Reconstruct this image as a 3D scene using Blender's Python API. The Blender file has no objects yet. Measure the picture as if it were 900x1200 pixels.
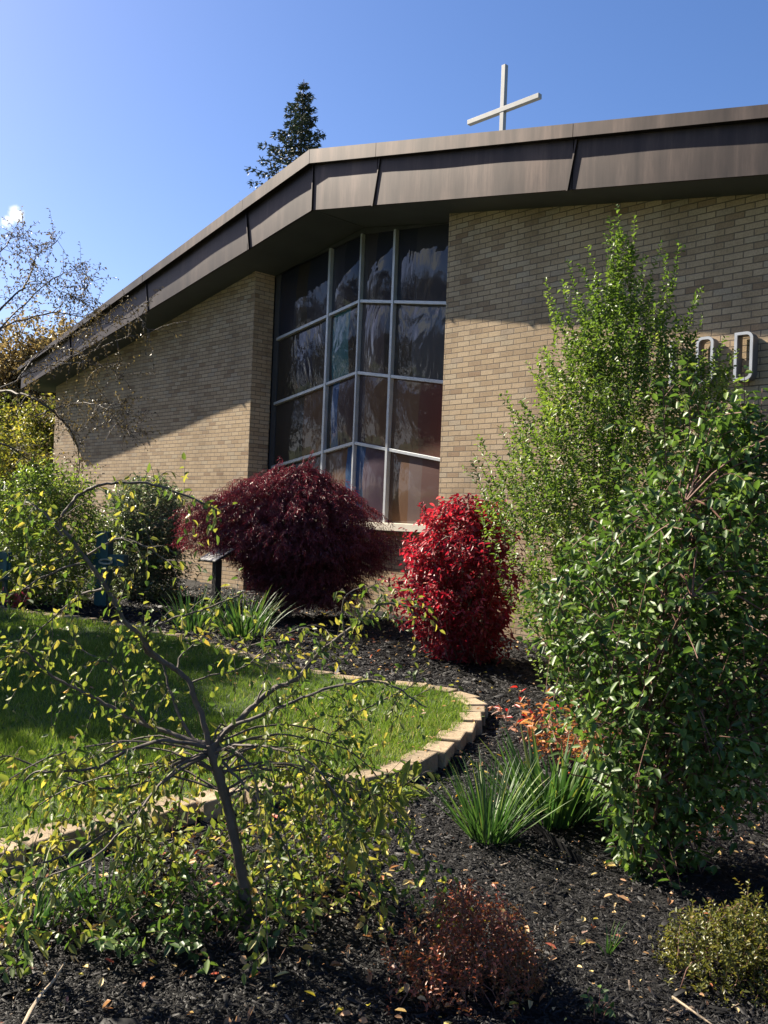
import bpy, math, random
import numpy as np
from mathutils import Matrix, Vector
rng = np.random.default_rng(7); random.seed(7)
A = np.array
sc = bpy.context.scene
COL = sc.collection

# ------------------------------------------------------------------ camera
RM = A([[0.693, -0.021, 0.721], [0.720, -0.034, -0.693], [0.039, 0.999, -0.009]])
def gs(m):
    x = m[:, 0]/np.linalg.norm(m[:, 0]); y = m[:, 1]-x*(m[:, 1]@x); y /= np.linalg.norm(y); z = np.cross(x, y)
    return np.stack([x, y, z], 1)
RM = gs(RM)
EYE = A([0, 0, 1.6]); FPX = 1050.0
RIGHT, UP, FWD = RM[:, 0], RM[:, 1], -RM[:, 2]
def at(x, y, d):
    """point at distance d along the view axis"""
    return EYE + (RIGHT*(x-450)/FPX + UP*(600-y)/FPX + FWD)*d
def gz(x, y):
    x = np.asarray(x, float); y = np.asarray(y, float)
    return .024*np.minimum(np.maximum(-x, -5), 25) + .005*np.minimum(np.maximum(y, -5), 10)
def gnd(x, y, h=0.0):
    v = RIGHT*(x-450)/FPX + UP*(600-y)/FPX + FWD; p = EYE.copy()
    for _ in range(50): p = EYE + v*((gz(p[0], p[1])+h-1.6)/v[2])
    return p
cam = bpy.data.cameras.new('camera'); cam.sensor_fit = 'VERTICAL'; cam.sensor_height = 36; cam.sensor_width = 27
cam.lens = FPX/1200*36; cam.clip_end = 6000; cam.clip_start = .05
co = bpy.data.objects.new('camera', cam); COL.objects.link(co)
M = Matrix([list(RM[i])+[EYE[i]] for i in range(3)]+[[0, 0, 0, 1]]); co.matrix_world = M
sc.camera = co

# ------------------------------------------------------------------ helpers
def mesh(name, V, faces, mat, parent=None, rnd=None, smooth=False):
    """V (N,3); faces: list of int arrays (M,k)"""
    V = np.asarray(V, np.float32).reshape(-1, 3)
    if not isinstance(faces, (list, tuple)) : faces = [faces]
    me = bpy.data.meshes.new(name)
    fl = []; 
    for f in faces:
        if isinstance(f, np.ndarray) and f.ndim == 2: fl.append(f)
        else: fl.append(A([list(f)]))
    loops = np.concatenate([f.ravel() for f in fl]).astype(np.int32)
    tot = np.concatenate([np.full(len(f), f.shape[1]) for f in fl]).astype(np.int32)
    st = np.concatenate([[0], np.cumsum(tot)[:-1]]).astype(np.int32)
    me.vertices.add(len(V)); me.vertices.foreach_set('co', V.ravel())
    me.loops.add(len(loops)); me.loops.foreach_set('vertex_index', loops)
    me.polygons.add(len(tot)); me.polygons.foreach_set('loop_start', st); me.polygons.foreach_set('loop_total', tot)
    if smooth: me.polygons.foreach_set('use_smooth', np.ones(len(tot), bool))
    me.update(calc_edges=True); me.validate()
    if rnd is not None:
        at_ = me.attributes.new('rnd', 'FLOAT', 'POINT'); at_.data.foreach_set('value', np.asarray(rnd, np.float32))
    me.materials.append(mat)
    o = bpy.data.objects.new(name, me); COL.objects.link(o)
    if parent is not None: o.parent = parent
    return o
def empty(name, loc=(0, 0, 0)):
    o = bpy.data.objects.new(name, None); o.empty_display_size = .1; COL.objects.link(o); return o
def tag(o, label=None, cat=None, group=None, kind=None):
    if label: o['label'] = label
    if cat: o['category'] = cat
    if group: o['group'] = group
    if kind: o['kind'] = kind
    return o
def thing(name, label, cat, group=None): return tag(empty(name), label, cat, group)
def rebase(root, base):
    """put the Empty of a thing at the thing's base, leaving its parts where they are"""
    base = Vector([float(b) for b in base]); root.location = base
    for ch in root.children: ch.location = ch.location-base

class MB:
    def __init__(s): s.V = []; s.F = []; s.n = 0
    def add(s, V, F):
        V = np.asarray(V, float); s.V.append(V)
        for f in F: s.F.append([i+s.n for i in f])
        s.n += len(V)
    def box(s, a, b, bev=0):
        x0, y0, z0 = a; x1, y1, z1 = b
        s.add([(x0, y0, z0), (x1, y0, z0), (x1, y1, z0), (x0, y1, z0), (x0, y0, z1), (x1, y0, z1), (x1, y1, z1), (x0, y1, z1)],
              [(0, 3, 2, 1), (4, 5, 6, 7), (0, 1, 5, 4), (1, 2, 6, 5), (2, 3, 7, 6), (3, 0, 4, 7)])
    def prism(s, poly, y0, y1):
        """poly: (x,z) outline counter-clockwise seen from -Y, extruded from y0 to y1"""
        n = len(poly)
        V = [(x, y0, z) for x, z in poly]+[(x, y1, z) for x, z in poly]
        F = [tuple(range(n)), tuple(range(2*n-1, n-1, -1))]+[((i+1) % n, i, i+n, (i+1) % n+n) for i in range(n)]
        s.add(V, F)
    def obox(s, c, ax, hs):
        c = A(c, float); V = []
        for k in range(8):
            sg = [(-1 if not (k >> j) & 1 else 1) for j in range(3)]
            V.append(c+sum(ax[j]*hs[j]*sg[j] for j in range(3)))
        s.add(V, [(0, 2, 3, 1), (4, 5, 7, 6), (0, 1, 5, 4), (2, 6, 7, 3), (0, 4, 6, 2), (1, 3, 7, 5)])
    def tube(s, P, r, k=6):
        P = A(P, float); n = len(P); r = np.broadcast_to(A(r, float), (n,)) if np.ndim(r) == 0 else np.interp(np.linspace(0, 1, n), np.linspace(0, 1, len(r)), r)
        T = np.gradient(P, axis=0); T /= np.linalg.norm(T, axis=1)[:, None]+1e-9
        ref = A([.31, .22, .93]); 
        U = np.cross(T, ref); U /= np.linalg.norm(U, axis=1)[:, None]+1e-9; W = np.cross(T, U)
        a = np.arange(k)*2*math.pi/k
        rj = r[:, None, None]*(1+(rng.normal(0, .10, (n, k, 1)) if k in (6, 7, 8, 9) and n > 8 else 0))
        V = (P[:, None]+rj*(np.cos(a)[None, :, None]*U[:, None]+np.sin(a)[None, :, None]*W[:, None])).reshape(-1, 3)
        F = []
        for i in range(n-1):
            for j in range(k):
                F.append((i*k+j, i*k+(j+1) % k, (i+1)*k+(j+1) % k, (i+1)*k+j))
        F.append(tuple(range(k-1, -1, -1))); F.append(tuple((n-1)*k+j for j in range(k)))
        s.add(V, F)
    def build(s, name, mat, parent=None, smooth=False, bevel=0):
        V = np.concatenate(s.V); me = bpy.data.meshes.new(name)
        me.from_pydata([tuple(v) for v in V], [], s.F); me.validate(); me.update()
        if smooth:
            me.polygons.foreach_set('use_smooth', np.ones(len(me.polygons), bool)); me.set_sharp_from_angle(angle=math.radians(50))
        me.materials.append(mat)
        o = bpy.data.objects.new(name, me); COL.objects.link(o)
        if parent is not None: o.parent = parent
        if bevel:
            m = o.modifiers.new('bevel', 'BEVEL'); m.width = bevel; m.segments = 2; m.limit_method = 'ANGLE'
        return o
def smoothline(P, n=8):
    """Catmull-Rom through the points"""
    P = A(P, float); Q = np.vstack([2*P[0]-P[1], P, 2*P[-1]-P[-2]]); out = []
    for i in range(1, len(Q)-2):
        for t in np.linspace(0, 1, n, endpoint=False):
            p0, p1, p2, p3 = Q[i-1:i+3]
            out.append(.5*((2*p1)+(-p0+p2)*t+(2*p0-5*p1+4*p2-p3)*t*t+(-p0+3*p1-3*p2+p3)*t**3))
    out.append(P[-1]); return A(out)
def nrm(v): return v/(np.linalg.norm(v, axis=-1, keepdims=True)+1e-9)

class Leaves:
    def __init__(s): s.P = []; s.D = []; s.N = []; s.L = []; s.W = []; s.R = []
    def add(s, P, D, N, L, W, R):
        n = len(P); s.P.append(A(P, float).reshape(-1, 3)); s.D.append(A(D, float).reshape(-1, 3)); s.N.append(A(N, float).reshape(-1, 3))
        for l, v in ((s.L, L), (s.W, W), (s.R, R)): l.append(np.broadcast_to(A(v, float), (n,)).copy())
    def build(s, name, mat, parent=None, simple=False, curl=.15, fold=.25):
        P, D, N, L, W, R = [np.concatenate(x) for x in (s.P, s.D, s.N, s.L, s.W, s.R)]
        D = nrm(D); S = nrm(np.cross(D, N)); N = np.cross(S, D); L = L[:, None]; W = W[:, None]; n = len(P)
        if simple:
            V = np.stack([P, P+D*.45*L+S*W*.5+N*W*fold, P+D*L-N*curl*L, P+D*.45*L-S*W*.5+N*W*fold], 1)
            b = np.arange(n)[:, None]*4
            F = [np.concatenate([b+A([0, 1, 2]), b+A([0, 2, 3])])]; k = 4
        else:
            c = curl*rng.uniform(-.3, 1.6, (n, 1))
            V = np.stack([P, P+D*.3*L+S*W*.46+N*W*fold, P+D*.68*L+S*W*.4+N*(W*fold-c*L*.45), P+D*L-N*c*L,
                          P+D*.68*L-S*W*.4+N*(W*fold-c*L*.45), P+D*.3*L-S*W*.46+N*W*fold], 1)
            b = np.arange(n)[:, None]*6
            F = [np.concatenate([b+A([0, 1, 2, 3]), b+A([0, 3, 4, 5])])]; k = 6
        return mesh(name, V.reshape(-1, 3), F, mat, parent, rnd=np.repeat(R, k))

# ------------------------------------------------------------------ materials
def mat(name):
    m = bpy.data.materials.new(name); m.use_nodes = True; nt = m.node_tree
    return m, nt, nt.nodes['Principled BSDF']
def link(nt, a, b): nt.links.new(a, b)
def ramp(nt, stops, interp='LINEAR'):
    r = nt.nodes.new('ShaderNodeValToRGB'); e = r.color_ramp; e.interpolation = interp
    while len(e.elements) < len(stops): e.elements.new(.5)
    for el, (p, c) in zip(e.elements, stops): el.position = p; el.color = (*c, 1)
    return r
def noise(nt, scale, detail=4, vec=None, rough=.6, dist=0):
    n = nt.nodes.new('ShaderNodeTexNoise'); n.inputs['Scale'].default_value = scale; n.inputs['Detail'].default_value = detail
    n.inputs['Roughness'].default_value = rough; n.inputs['Distortion'].default_value = dist
    if vec is not None: link(nt, vec, n.inputs['Vector'])
    return n
def coord(nt, scale=(1, 1, 1), loc=(0, 0, 0)):
    t = nt.nodes.new('ShaderNodeTexCoord'); mp = nt.nodes.new('ShaderNodeMapping'); mp.inputs['Scale'].default_value = scale; mp.inputs['Location'].default_value = loc
    link(nt, t.outputs['Object'], mp.inputs['Vector']); return mp.outputs['Vector']
def bump(nt, src, bsdf, strength=.3, dist=.01):
    b = nt.nodes.new('ShaderNodeBump'); b.inputs['Strength'].default_value = strength; b.inputs['Distance'].default_value = dist
    link(nt, src, b.inputs['Height']); link(nt, b.outputs['Normal'], bsdf.inputs['Normal']); return b
def leafmat(name, stops, trans=.35, rough=.42, spec=.5, tw=1.0):
    m, nt, p = mat(name)
    a = nt.nodes.new('ShaderNodeAttribute'); a.attribute_name = 'rnd'
    r = ramp(nt, stops); link(nt, a.outputs['Fac'], r.inputs['Fac'])
    link(nt, r.outputs['Color'], p.inputs['Base Color']); p.inputs['Roughness'].default_value = rough
    p.inputs['Specular IOR Level'].default_value = spec
    t = nt.nodes.new('ShaderNodeBsdfTranslucent')
    hs = nt.nodes.new('ShaderNodeHueSaturation'); hs.inputs['Value'].default_value = 1.5*tw; hs.inputs['Saturation'].default_value = 1.1
    link(nt, r.outputs['Color'], hs.inputs['Color']); link(nt, hs.outputs['Color'], t.inputs['Color'])
    mx = nt.nodes.new('ShaderNodeMixShader'); mx.inputs[0].default_value = trans
    link(nt, p.outputs[0], mx.inputs[1]); link(nt, t.outputs[0], mx.inputs[2])
    link(nt, mx.outputs[0], nt.nodes['Material Output'].inputs['Surface'])
    return m
def plain(name, c, rough=.6, metal=0, nscale=0, namt=.25, bumps=0, spec=.5):
    m, nt, p = mat(name); p.inputs['Roughness'].default_value = rough; p.inputs['Metallic'].default_value = metal; p.inputs['Specular IOR Level'].default_value = spec
    if nscale:
        n = noise(nt, nscale, 6, coord(nt)); r = ramp(nt, [(.3, tuple(v*(1-namt) for v in c)), (.7, tuple(min(1, v*(1+namt)) for v in c))])
        link(nt, n.outputs['Fac'], r.inputs['Fac']); link(nt, r.outputs['Color'], p.inputs['Base Color'])
        if bumps: bump(nt, n.outputs['Fac'], p, bumps, .01)
    else: p.inputs['Base Color'].default_value = (*c, 1)
    return m

def brick_mat():
    m, nt, p = mat('tan_brick'); N = nt.nodes
    def math_(op, a, b=None, clamp=False):
        n = N.new('ShaderNodeMath'); n.operation = op; n.use_clamp = clamp
        for i, v in enumerate((a, b)):
            if v is None: continue
            if isinstance(v, (int, float)): n.inputs[i].default_value = v
            else: link(nt, v, n.inputs[i])
        return n.outputs[0]
    tc = N.new('ShaderNodeTexCoord'); sx = N.new('ShaderNodeSeparateXYZ'); link(nt, tc.outputs['Object'], sx.inputs[0])
    wob = noise(nt, 9, 2, tc.outputs['Object'])
    w1 = math_('MULTIPLY', math_('SUBTRACT', wob.outputs['Fac'], .5), .006)
    u = math_('ADD', math_('ADD', sx.outputs['X'], sx.outputs['Y']), w1); v = math_('ADD', math_('ADD', sx.outputs['Z'], w1), 5.0)
    h, w = .0677, .2032
    row = math_('FLOOR', math_('DIVIDE', v, h)); fr = math_('FRACT', math_('DIVIDE', v, h))
    odd = math_('MULTIPLY', math_('MODULO', row, 2), .5)
    uu = math_('ADD', math_('ADD', math_('DIVIDE', u, w), odd), 200)
    cl = math_('FLOOR', uu); fu = math_('FRACT', uu)
    cb = N.new('ShaderNodeCombineXYZ'); link(nt, cl, cb.inputs[0]); link(nt, row, cb.inputs[1])
    wn = N.new('ShaderNodeTexWhiteNoise'); wn.noise_dimensions = '2D'; link(nt, cb.outputs[0], wn.inputs['Vector'])
    r = ramp(nt, [(0, (.27, .18, .11)), (.06, (.33, .235, .145)), (.25, (.39, .285, .175)), (.55, (.42, .31, .195)), (.85, (.45, .34, .22)), (.96, (.40, .32, .22)), (1, (.35, .27, .19))])
    link(nt, wn.outputs['Value'], r.inputs['Fac'])
    # speckle within a brick, and weather stains
    sp = noise(nt, 60, 3, tc.outputs['Object']); spr = ramp(nt, [(.3, (.78, .78, .78)), (.7, (1.1, 1.1, 1.1))]); link(nt, sp.outputs['Fac'], spr.inputs['Fac'])
    st = noise(nt, 1.6, 7, coord(nt, (1, 1, .5))); sr = ramp(nt, [(.3, (.72, .70, .68)), (.5, (.98, .98, .98)), (.7, (1.08, 1.07, 1.05))]); link(nt, st.outputs['Fac'], sr.inputs['Fac'])
    def mul(a, b):
        x = N.new('ShaderNodeMix'); x.data_type = 'RGBA'; x.blend_type = 'MULTIPLY'; x.inputs['Factor'].default_value = 1
        link(nt, a, x.inputs['A']); link(nt, b, x.inputs['B']); return x.outputs['Result']
    bc = mul(mul(r.outputs['Color'], spr.outputs['Color']), sr.outputs['Color'])
    # mortar mask : distance from edges in metres
    du = math_('MULTIPLY', math_('MINIMUM', fu, math_('SUBTRACT', 1, fu)), w)
    dv = math_('MULTIPLY', math_('MINIMUM', fr, math_('SUBTRACT', 1, fr)), h)
    d = math_('MINIMUM', du, dv)
    mr = N.new('ShaderNodeMapRange'); mr.inputs['From Min'].default_value = .003; mr.inputs['From Max'].default_value = .0065; link(nt, d, mr.inputs['Value'])
    mx = N.new('ShaderNodeMix'); mx.data_type = 'RGBA'; link(nt, mr.outputs[0], mx.inputs['Factor']); mx.inputs['A'].default_value = (.15, .12, .09, 1); link(nt, bc, mx.inputs['B'])
    link(nt, mx.outputs['Result'], p.inputs['Base Color']); p.inputs['Roughness'].default_value = .85; p.inputs['Specular IOR Level'].default_value = .25
    hh = math_('ADD', math_('ADD', mr.outputs[0], math_('MULTIPLY', sp.outputs['Fac'], .25)), math_('MULTIPLY', wn.outputs['Value'], .25))
    bump(nt, hh, p, .8, .008)
    return m
BRICK = brick_mat()

def bronze():
    m, nt, p = mat('weathered_bronze'); N = nt.nodes
    v = coord(nt, (3.0, 3.0, .35)); n1 = noise(nt, 1.6, 8, v, .65)
    n2 = noise(nt, .5, 3, coord(nt, (1, 1, 1.5)))
    r = ramp(nt, [(.28, (.016, .012, .011)), (.5, (.034, .026, .023)), (.72, (.078, .061, .053))]); link(nt, n1.outputs['Fac'], r.inputs['Fac'])
    r2 = ramp(nt, [(.3, (.6, .55, .58)), (.7, (1.3, 1.15, 1.08))]); link(nt, n2.outputs['Fac'], r2.inputs['Fac'])
    x = N.new('ShaderNodeMix'); x.data_type = 'RGBA'; x.blend_type = 'MULTIPLY'; x.inputs['Factor'].default_value = 1
    link(nt, r.outputs['Color'], x.inputs['A']); link(nt, r2.outputs['Color'], x.inputs['B']); link(nt, x.outputs['Result'], p.inputs['Base Color'])
    p.inputs['Metallic'].default_value = .6
    rr = N.new('ShaderNodeMapRange'); rr.inputs['To Min'].default_value = .38; rr.inputs['To Max'].default_value = .6; link(nt, n1.outputs['Fac'], rr.inputs['Value']); link(nt, rr.outputs[0], p.inputs['Roughness'])
    wv = noise(nt, 1.1, 2, coord(nt, (1, 1, .4))); bump(nt, wv.outputs['Fac'], p, .3, .02)
    return m
BRONZE = bronze()
SOFFIT = plain('soffit_paint', (.055, .064, .062), .6, 0, 2, .15)
ALU = plain('brushed_aluminium', (.46, .48, .50), .42, .35, 5, .12)
DARKFR = plain('dark_frame_metal', (.07, .07, .075), .45, .3, 5, .15)
SILLM = plain('limestone_sill', (.62, .57, .46), .8, 0, 12, .12, .2)
ROOFM = plain('roof_membrane', (.12, .12, .12), .9, 0, 3, .2)
CROSSM = plain('painted_steel', (.25, .25, .24), .45, .1, 8, .1)
LETM = plain('letter_metal', (.42, .43, .44), .45, .5, 10, .1)
LETD = plain('letter_return', (.16, .16, .17), .5, .4, 10, .15)
STONE = None
def stone():
    m, nt, p = mat('tan_block_stone'); v = coord(nt)
    oi = nt.nodes.new('ShaderNodeObjectInfo')
    r = ramp(nt, [(0, (.25, .20, .14)), (.5, (.35, .275, .185)), (1, (.42, .335, .23))]); link(nt, oi.outputs['Random'], r.inputs['Fac'])
    n = noise(nt, 22, 8, v, .7); nr = ramp(nt, [(.3, (.62, .6, .58)), (.68, (1.12, 1.1, 1.08))]); link(nt, n.outputs['Fac'], nr.inputs['Fac'])
    x = nt.nodes.new('ShaderNodeMix'); x.data_type = 'RGBA'; x.blend_type = 'MULTIPLY'; x.inputs['Factor'].default_value = 1
    link(nt, r.outputs['Color'], x.inputs['A']); link(nt, nr.outputs['Color'], x.inputs['B']); link(nt, x.outputs['Result'], p.inputs['Base Color'])
    p.inputs['Roughness'].default_value = .9; p.inputs['Specular IOR Level'].default_value = .2; bump(nt, n.outputs['Fac'], p, .7, .012); return m
STONE = stone()
def barkm(name, c, sc_=25):
    m, nt, p = mat(name); n = noise(nt, sc_, 7, coord(nt, (1, 1, .35)), .7); r = ramp(nt, [(.3, tuple(v*.5 for v in c)), (.7, tuple(v*1.45 for v in c))])
    link(nt, n.outputs['Fac'], r.inputs['Fac']); link(nt, r.outputs['Color'], p.inputs['Base Color']); p.inputs['Roughness'].default_value = .75; bump(nt, n.outputs['Fac'], p, .6, .006); return m
BARK = barkm('grey_brown_bark', (.085, .065, .05)); TWIG = barkm('twig_bark', (.15, .115, .085)); REDTWIG = barkm('reddish_twig', (.13, .06, .04))

# ------------------------------------------------------------------ world + sun
w = bpy.data.worlds.new('World'); sc.world = w; w.use_nodes = True; nt = w.node_tree
sky = nt.nodes.new('ShaderNodeTexSky'); sky.sky_type = 'NISHITA'; sky.sun_disc = False
SUN = nrm(A([-3.7, -1.0, 2.95]))
el = math.asin(SUN[2]); az = math.atan2(SUN[0], SUN[1])
sky.sun_elevation = el; sky.sun_rotation = az % (2*math.pi); sky.air_density = 1.0; sky.dust_density = .9; sky.ozone_density = 4.0; sky.altitude = 100
bg = nt.nodes['Background']; bg.inputs['Strength'].default_value = .055; 
hs_ = nt.nodes.new('ShaderNodeHueSaturation'); hs_.inputs['Saturation'].default_value = 1.17
tn_ = nt.nodes.new('ShaderNodeMix'); tn_.data_type = 'RGBA'; tn_.blend_type = 'MULTIPLY'; tn_.inputs['Factor'].default_value = 1; tn_.inputs['B'].default_value = (1.10, 1.0, 1.06, 1)
link(nt, sky.outputs[0], tn_.inputs['A']); link(nt, tn_.outputs['Result'], hs_.inputs['Color'])
def wmath(op, a, b=None, c=None, clamp=False):
    n = nt.nodes.new('ShaderNodeMath'); n.operation = op; n.use_clamp = clamp
    for i, v in enumerate((a, b, c)):
        if v is None: continue
        if isinstance(v, (int, float)): n.inputs[i].default_value = v
        else: link(nt, v, n.inputs[i])
    return n.outputs[0]
tcw = nt.nodes.new('ShaderNodeTexCoord')
def dotdir(d):
    n = nt.nodes.new('ShaderNodeVectorMath'); n.operation = 'DOT_PRODUCT'; link(nt, tcw.outputs['Generated'], n.inputs[0]); n.inputs[1].default_value = tuple(float(q) for q in nrm(A(d))); return n.outputs['Value']
def wnoise(scale, det, dist):
    n = nt.nodes.new('ShaderNodeTexNoise'); n.inputs['Scale'].default_value = scale; n.inputs['Detail'].default_value = det; n.inputs['Distortion'].default_value = dist; link(nt, tcw.outputs['Generated'], n.inputs['Vector']); return n.outputs['Fac']
def sstep(v, a, b):
    n = nt.nodes.new('ShaderNodeMapRange'); n.interpolation_type = 'SMOOTHSTEP'; n.inputs['From Min'].default_value = a; n.inputs['From Max'].default_value = b; link(nt, v, n.inputs['Value']); return n.outputs[0]
far_cl = wmath('MULTIPLY', sstep(wnoise(3.2, 9, .6), .50, .62), sstep(dotdir((-.62, -.75, .25)), .80, .93))
cd = [at(19, 251, 1)-EYE, at(9, 260, 1)-EYE, at(-8, 262, 1)-EYE]
m1 = wmath('MAXIMUM', sstep(dotdir(cd[0]), math.cos(math.radians(.62)), math.cos(math.radians(.1))), sstep(dotdir(cd[1]), math.cos(math.radians(.5)), math.cos(math.radians(.1))))
m1 = wmath('MAXIMUM', m1, sstep(dotdir(cd[2]), math.cos(math.radians(.5)), math.cos(math.radians(.1))))
near_cl = wmath('MULTIPLY', m1, sstep(wmath('ADD', wnoise(90, 5, .5), wmath('MULTIPLY', m1, .3)), .52, .84))
cmx = nt.nodes.new('ShaderNodeMix'); cmx.data_type = 'RGBA'; link(nt, wmath('MAXIMUM', far_cl, near_cl), cmx.inputs['Factor']); link(nt, hs_.outputs[0], cmx.inputs['A']); cmx.inputs['B'].default_value = (7.5, 7.7, 8.0, 1)
link(nt, cmx.outputs['Result'], bg.inputs['Color'])
sl = bpy.data.lights.new('sun', 'SUN'); sl.energy = 5; sl.angle = math.radians(.5); sl.color = (1, .90, .74)
so = bpy.data.objects.new('sun', sl); COL.objects.link(so); so.rotation_euler = Vector(-SUN).to_track_quat('-Z', 'Y').to_euler(); so.location = (0, 0, 30)
sc.view_settings.view_transform = 'Standard'; sc.view_settings.look = 'None'; sc.view_settings.exposure = 1.62; sc.view_settings.gamma = 1

# ------------------------------------------------------------------ ground
WY = 8.68
# lawn outline: outer top edge of the edging stones
FRONT = [(-3.55, -3.5), (-3.6, -2), (-3.62, -.5), (-3.63, .7), (-3.65, 1.44), (-3.70, 1.85), (-3.70, 2.3), (-3.68, 2.75), (-3.60, 3.05), (-3.52, 3.35), (-3.56, 3.73), (-3.66, 4.15), (-3.86, 4.6), (-4.11, 5.06), (-4.38, 5.38)]
BACK = [(-4.72, 5.56), (-5.1, 5.50), (-5.49, 5.28), (-5.98, 5.10), (-6.48, 5.02), (-7.1, 5.05), (-7.75, 5.08), (-8.5, 5.02), (-9.29, 4.85), (-10.0, 4.6), (-10.6, 4.35), (-11.5, 3.9), (-12.6, 3.3), (-14, 2.4)]
EDGE = smoothline([(x, y, 0) for x, y in FRONT+BACK], 6)[:, :2]
LAWN = np.vstack([EDGE, [(-16.5, 0), (-16.5, -3.5)]])
def inpoly(x, y, P):
    x = np.asarray(x); y = np.asarray(y); c = np.zeros(x.shape, bool); n = len(P)
    for i in range(n):
        x0, y0 = P[i]; x1, y1 = P[(i+1) % n]
        m = ((y0 > y) != (y1 > y)) & (x < (x1-x0)*(y-y0)/(y1-y0+1e-12)+x0); c ^= m
    return c
def edge_d(x, y):
    d = np.full(np.shape(x), 1e9)
    for i in range(len(EDGE)-1):
        a, b = EDGE[i], EDGE[i+1]; ab = b-a; t = np.clip(((x-a[0])*ab[0]+(y-a[1])*ab[1])/(ab@ab), 0, 1)
        d = np.minimum(d, np.hypot(x-a[0]-t*ab[0], y-a[1]-t*ab[1]))
    return d
def vn(x, y, s, seed=0):
    """cheap smooth value noise"""
    r = np.random.default_rng(seed); G = r.uniform(-1, 1, (64, 64)); u = np.asarray(x)/s; v = np.asarray(y)/s
    i = np.floor(u).astype(int); j = np.floor(v).astype(int); fu = u-i; fv = v-j; fu = fu*fu*(3-2*fu); fv = fv*fv*(3-2*fv)
    g = lambda a, b: G[a % 64, b % 64]
    return (g(i, j)*(1-fu)+g(i+1, j)*fu)*(1-fv)+(g(i, j+1)*(1-fu)+g(i+1, j+1)*fu)*fv
def grid(xs, ys, zf, name, m, smooth=True, rnd=None):
    X, Y = np.meshgrid(xs, ys); Z = zf(X, Y); V = np.stack([X, Y, Z], -1).reshape(-1, 3); nx, ny = len(xs), len(ys)
    i = (np.arange(ny-1)[:, None]*nx+np.arange(nx-1)[None]).ravel()
    return mesh(name, V, [np.stack([i, i+1, i+nx+1, i+nx], 1)], m, smooth=smooth)
def groundmat():
    m, nt, p = mat('far_ground'); n = noise(nt, .6, 6, coord(nt)); r = ramp(nt, [(.3, (.05, .08, .02)), (.7, (.09, .12, .035))]); link(nt, n.outputs['Fac'], r.inputs['Fac']); link(nt, r.outputs['Color'], p.inputs['Base Color']); p.inputs['Roughness'].default_value = .95; return m
GM = groundmat()
def mulchmat(name='dark_mulch'):
    m, nt, p = mat(name); v = coord(nt)
    n = noise(nt, 45, 8, v, .75, .6); r = ramp(nt, [(.3, (.004, .004, .004)), (.55, (.012, .011, .011)), (.8, (.035, .03, .028))]); link(nt, n.outputs['Fac'], r.inputs['Fac']); link(nt, r.outputs['Color'], p.inputs['Base Color'])
    p.inputs['Roughness'].default_value = .75; p.inputs['Specular IOR Level'].default_value = .25; bump(nt, n.outputs['Fac'], p, 1, .02); return m
MM = mulchmat()
def lawnsoil():
    m, nt, p = mat('lawn_soil'); n = noise(nt, 20, 6, coord(nt)); r = ramp(nt, [(.3, (.025, .045, .012)), (.7, (.055, .085, .02))]); link(nt, n.outputs['Fac'], r.inputs['Fac']); link(nt, r.outputs['Color'], p.inputs['Base Color']); p.inputs['Roughness'].default_value = .95; bump(nt, n.outputs['Fac'], p, 1, .02); return m
LS = lawnsoil()
far = np.concatenate([-np.geomspace(1500, 42, 16), np.linspace(-40, 30, 36), np.geomspace(34, 1500, 14)])
tag(grid(far, far, lambda X, Y: gz(X, Y)-.12, 'ground', GM), kind='structure')
tag(grid(np.arange(-22, 7, .05), np.arange(-4, 9.4, .05),
         lambda X, Y: gz(X, Y)+.022*vn(X, Y, .5, 1)+.012*vn(X, Y, .17, 2)+.006*vn(X, Y, .07, 3)-.06*np.clip(1-edge_d(X, Y)/.3, 0, 1)*0, 'mulch_bed', MM), kind='structure')
def lawn():
    xs = np.arange(-17, -3.2, .12); ys = np.arange(-4, 6, .12); X, Y = np.meshgrid(xs, ys)
    Z = gz(X, Y)+.075+.012*vn(X, Y, .8, 5); ok = inpoly(X, Y, LAWN)
    nx, ny = len(xs), len(ys); idx = (np.arange(ny-1)[:, None]*nx+np.arange(nx-1)[None]).ravel(); o = ok.ravel()
    F = np.stack([idx, idx+1, idx+nx+1, idx+nx], 1); F = F[o[F].all(1)]
    used = np.unique(F); rm = np.full(nx*ny, -1); rm[used] = np.arange(len(used))
    return mesh('lawn', np.stack([X, Y, Z], -1).reshape(-1, 3)[used], [rm[F]], LS, smooth=True)
tag(lawn(), kind='structure')

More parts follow.
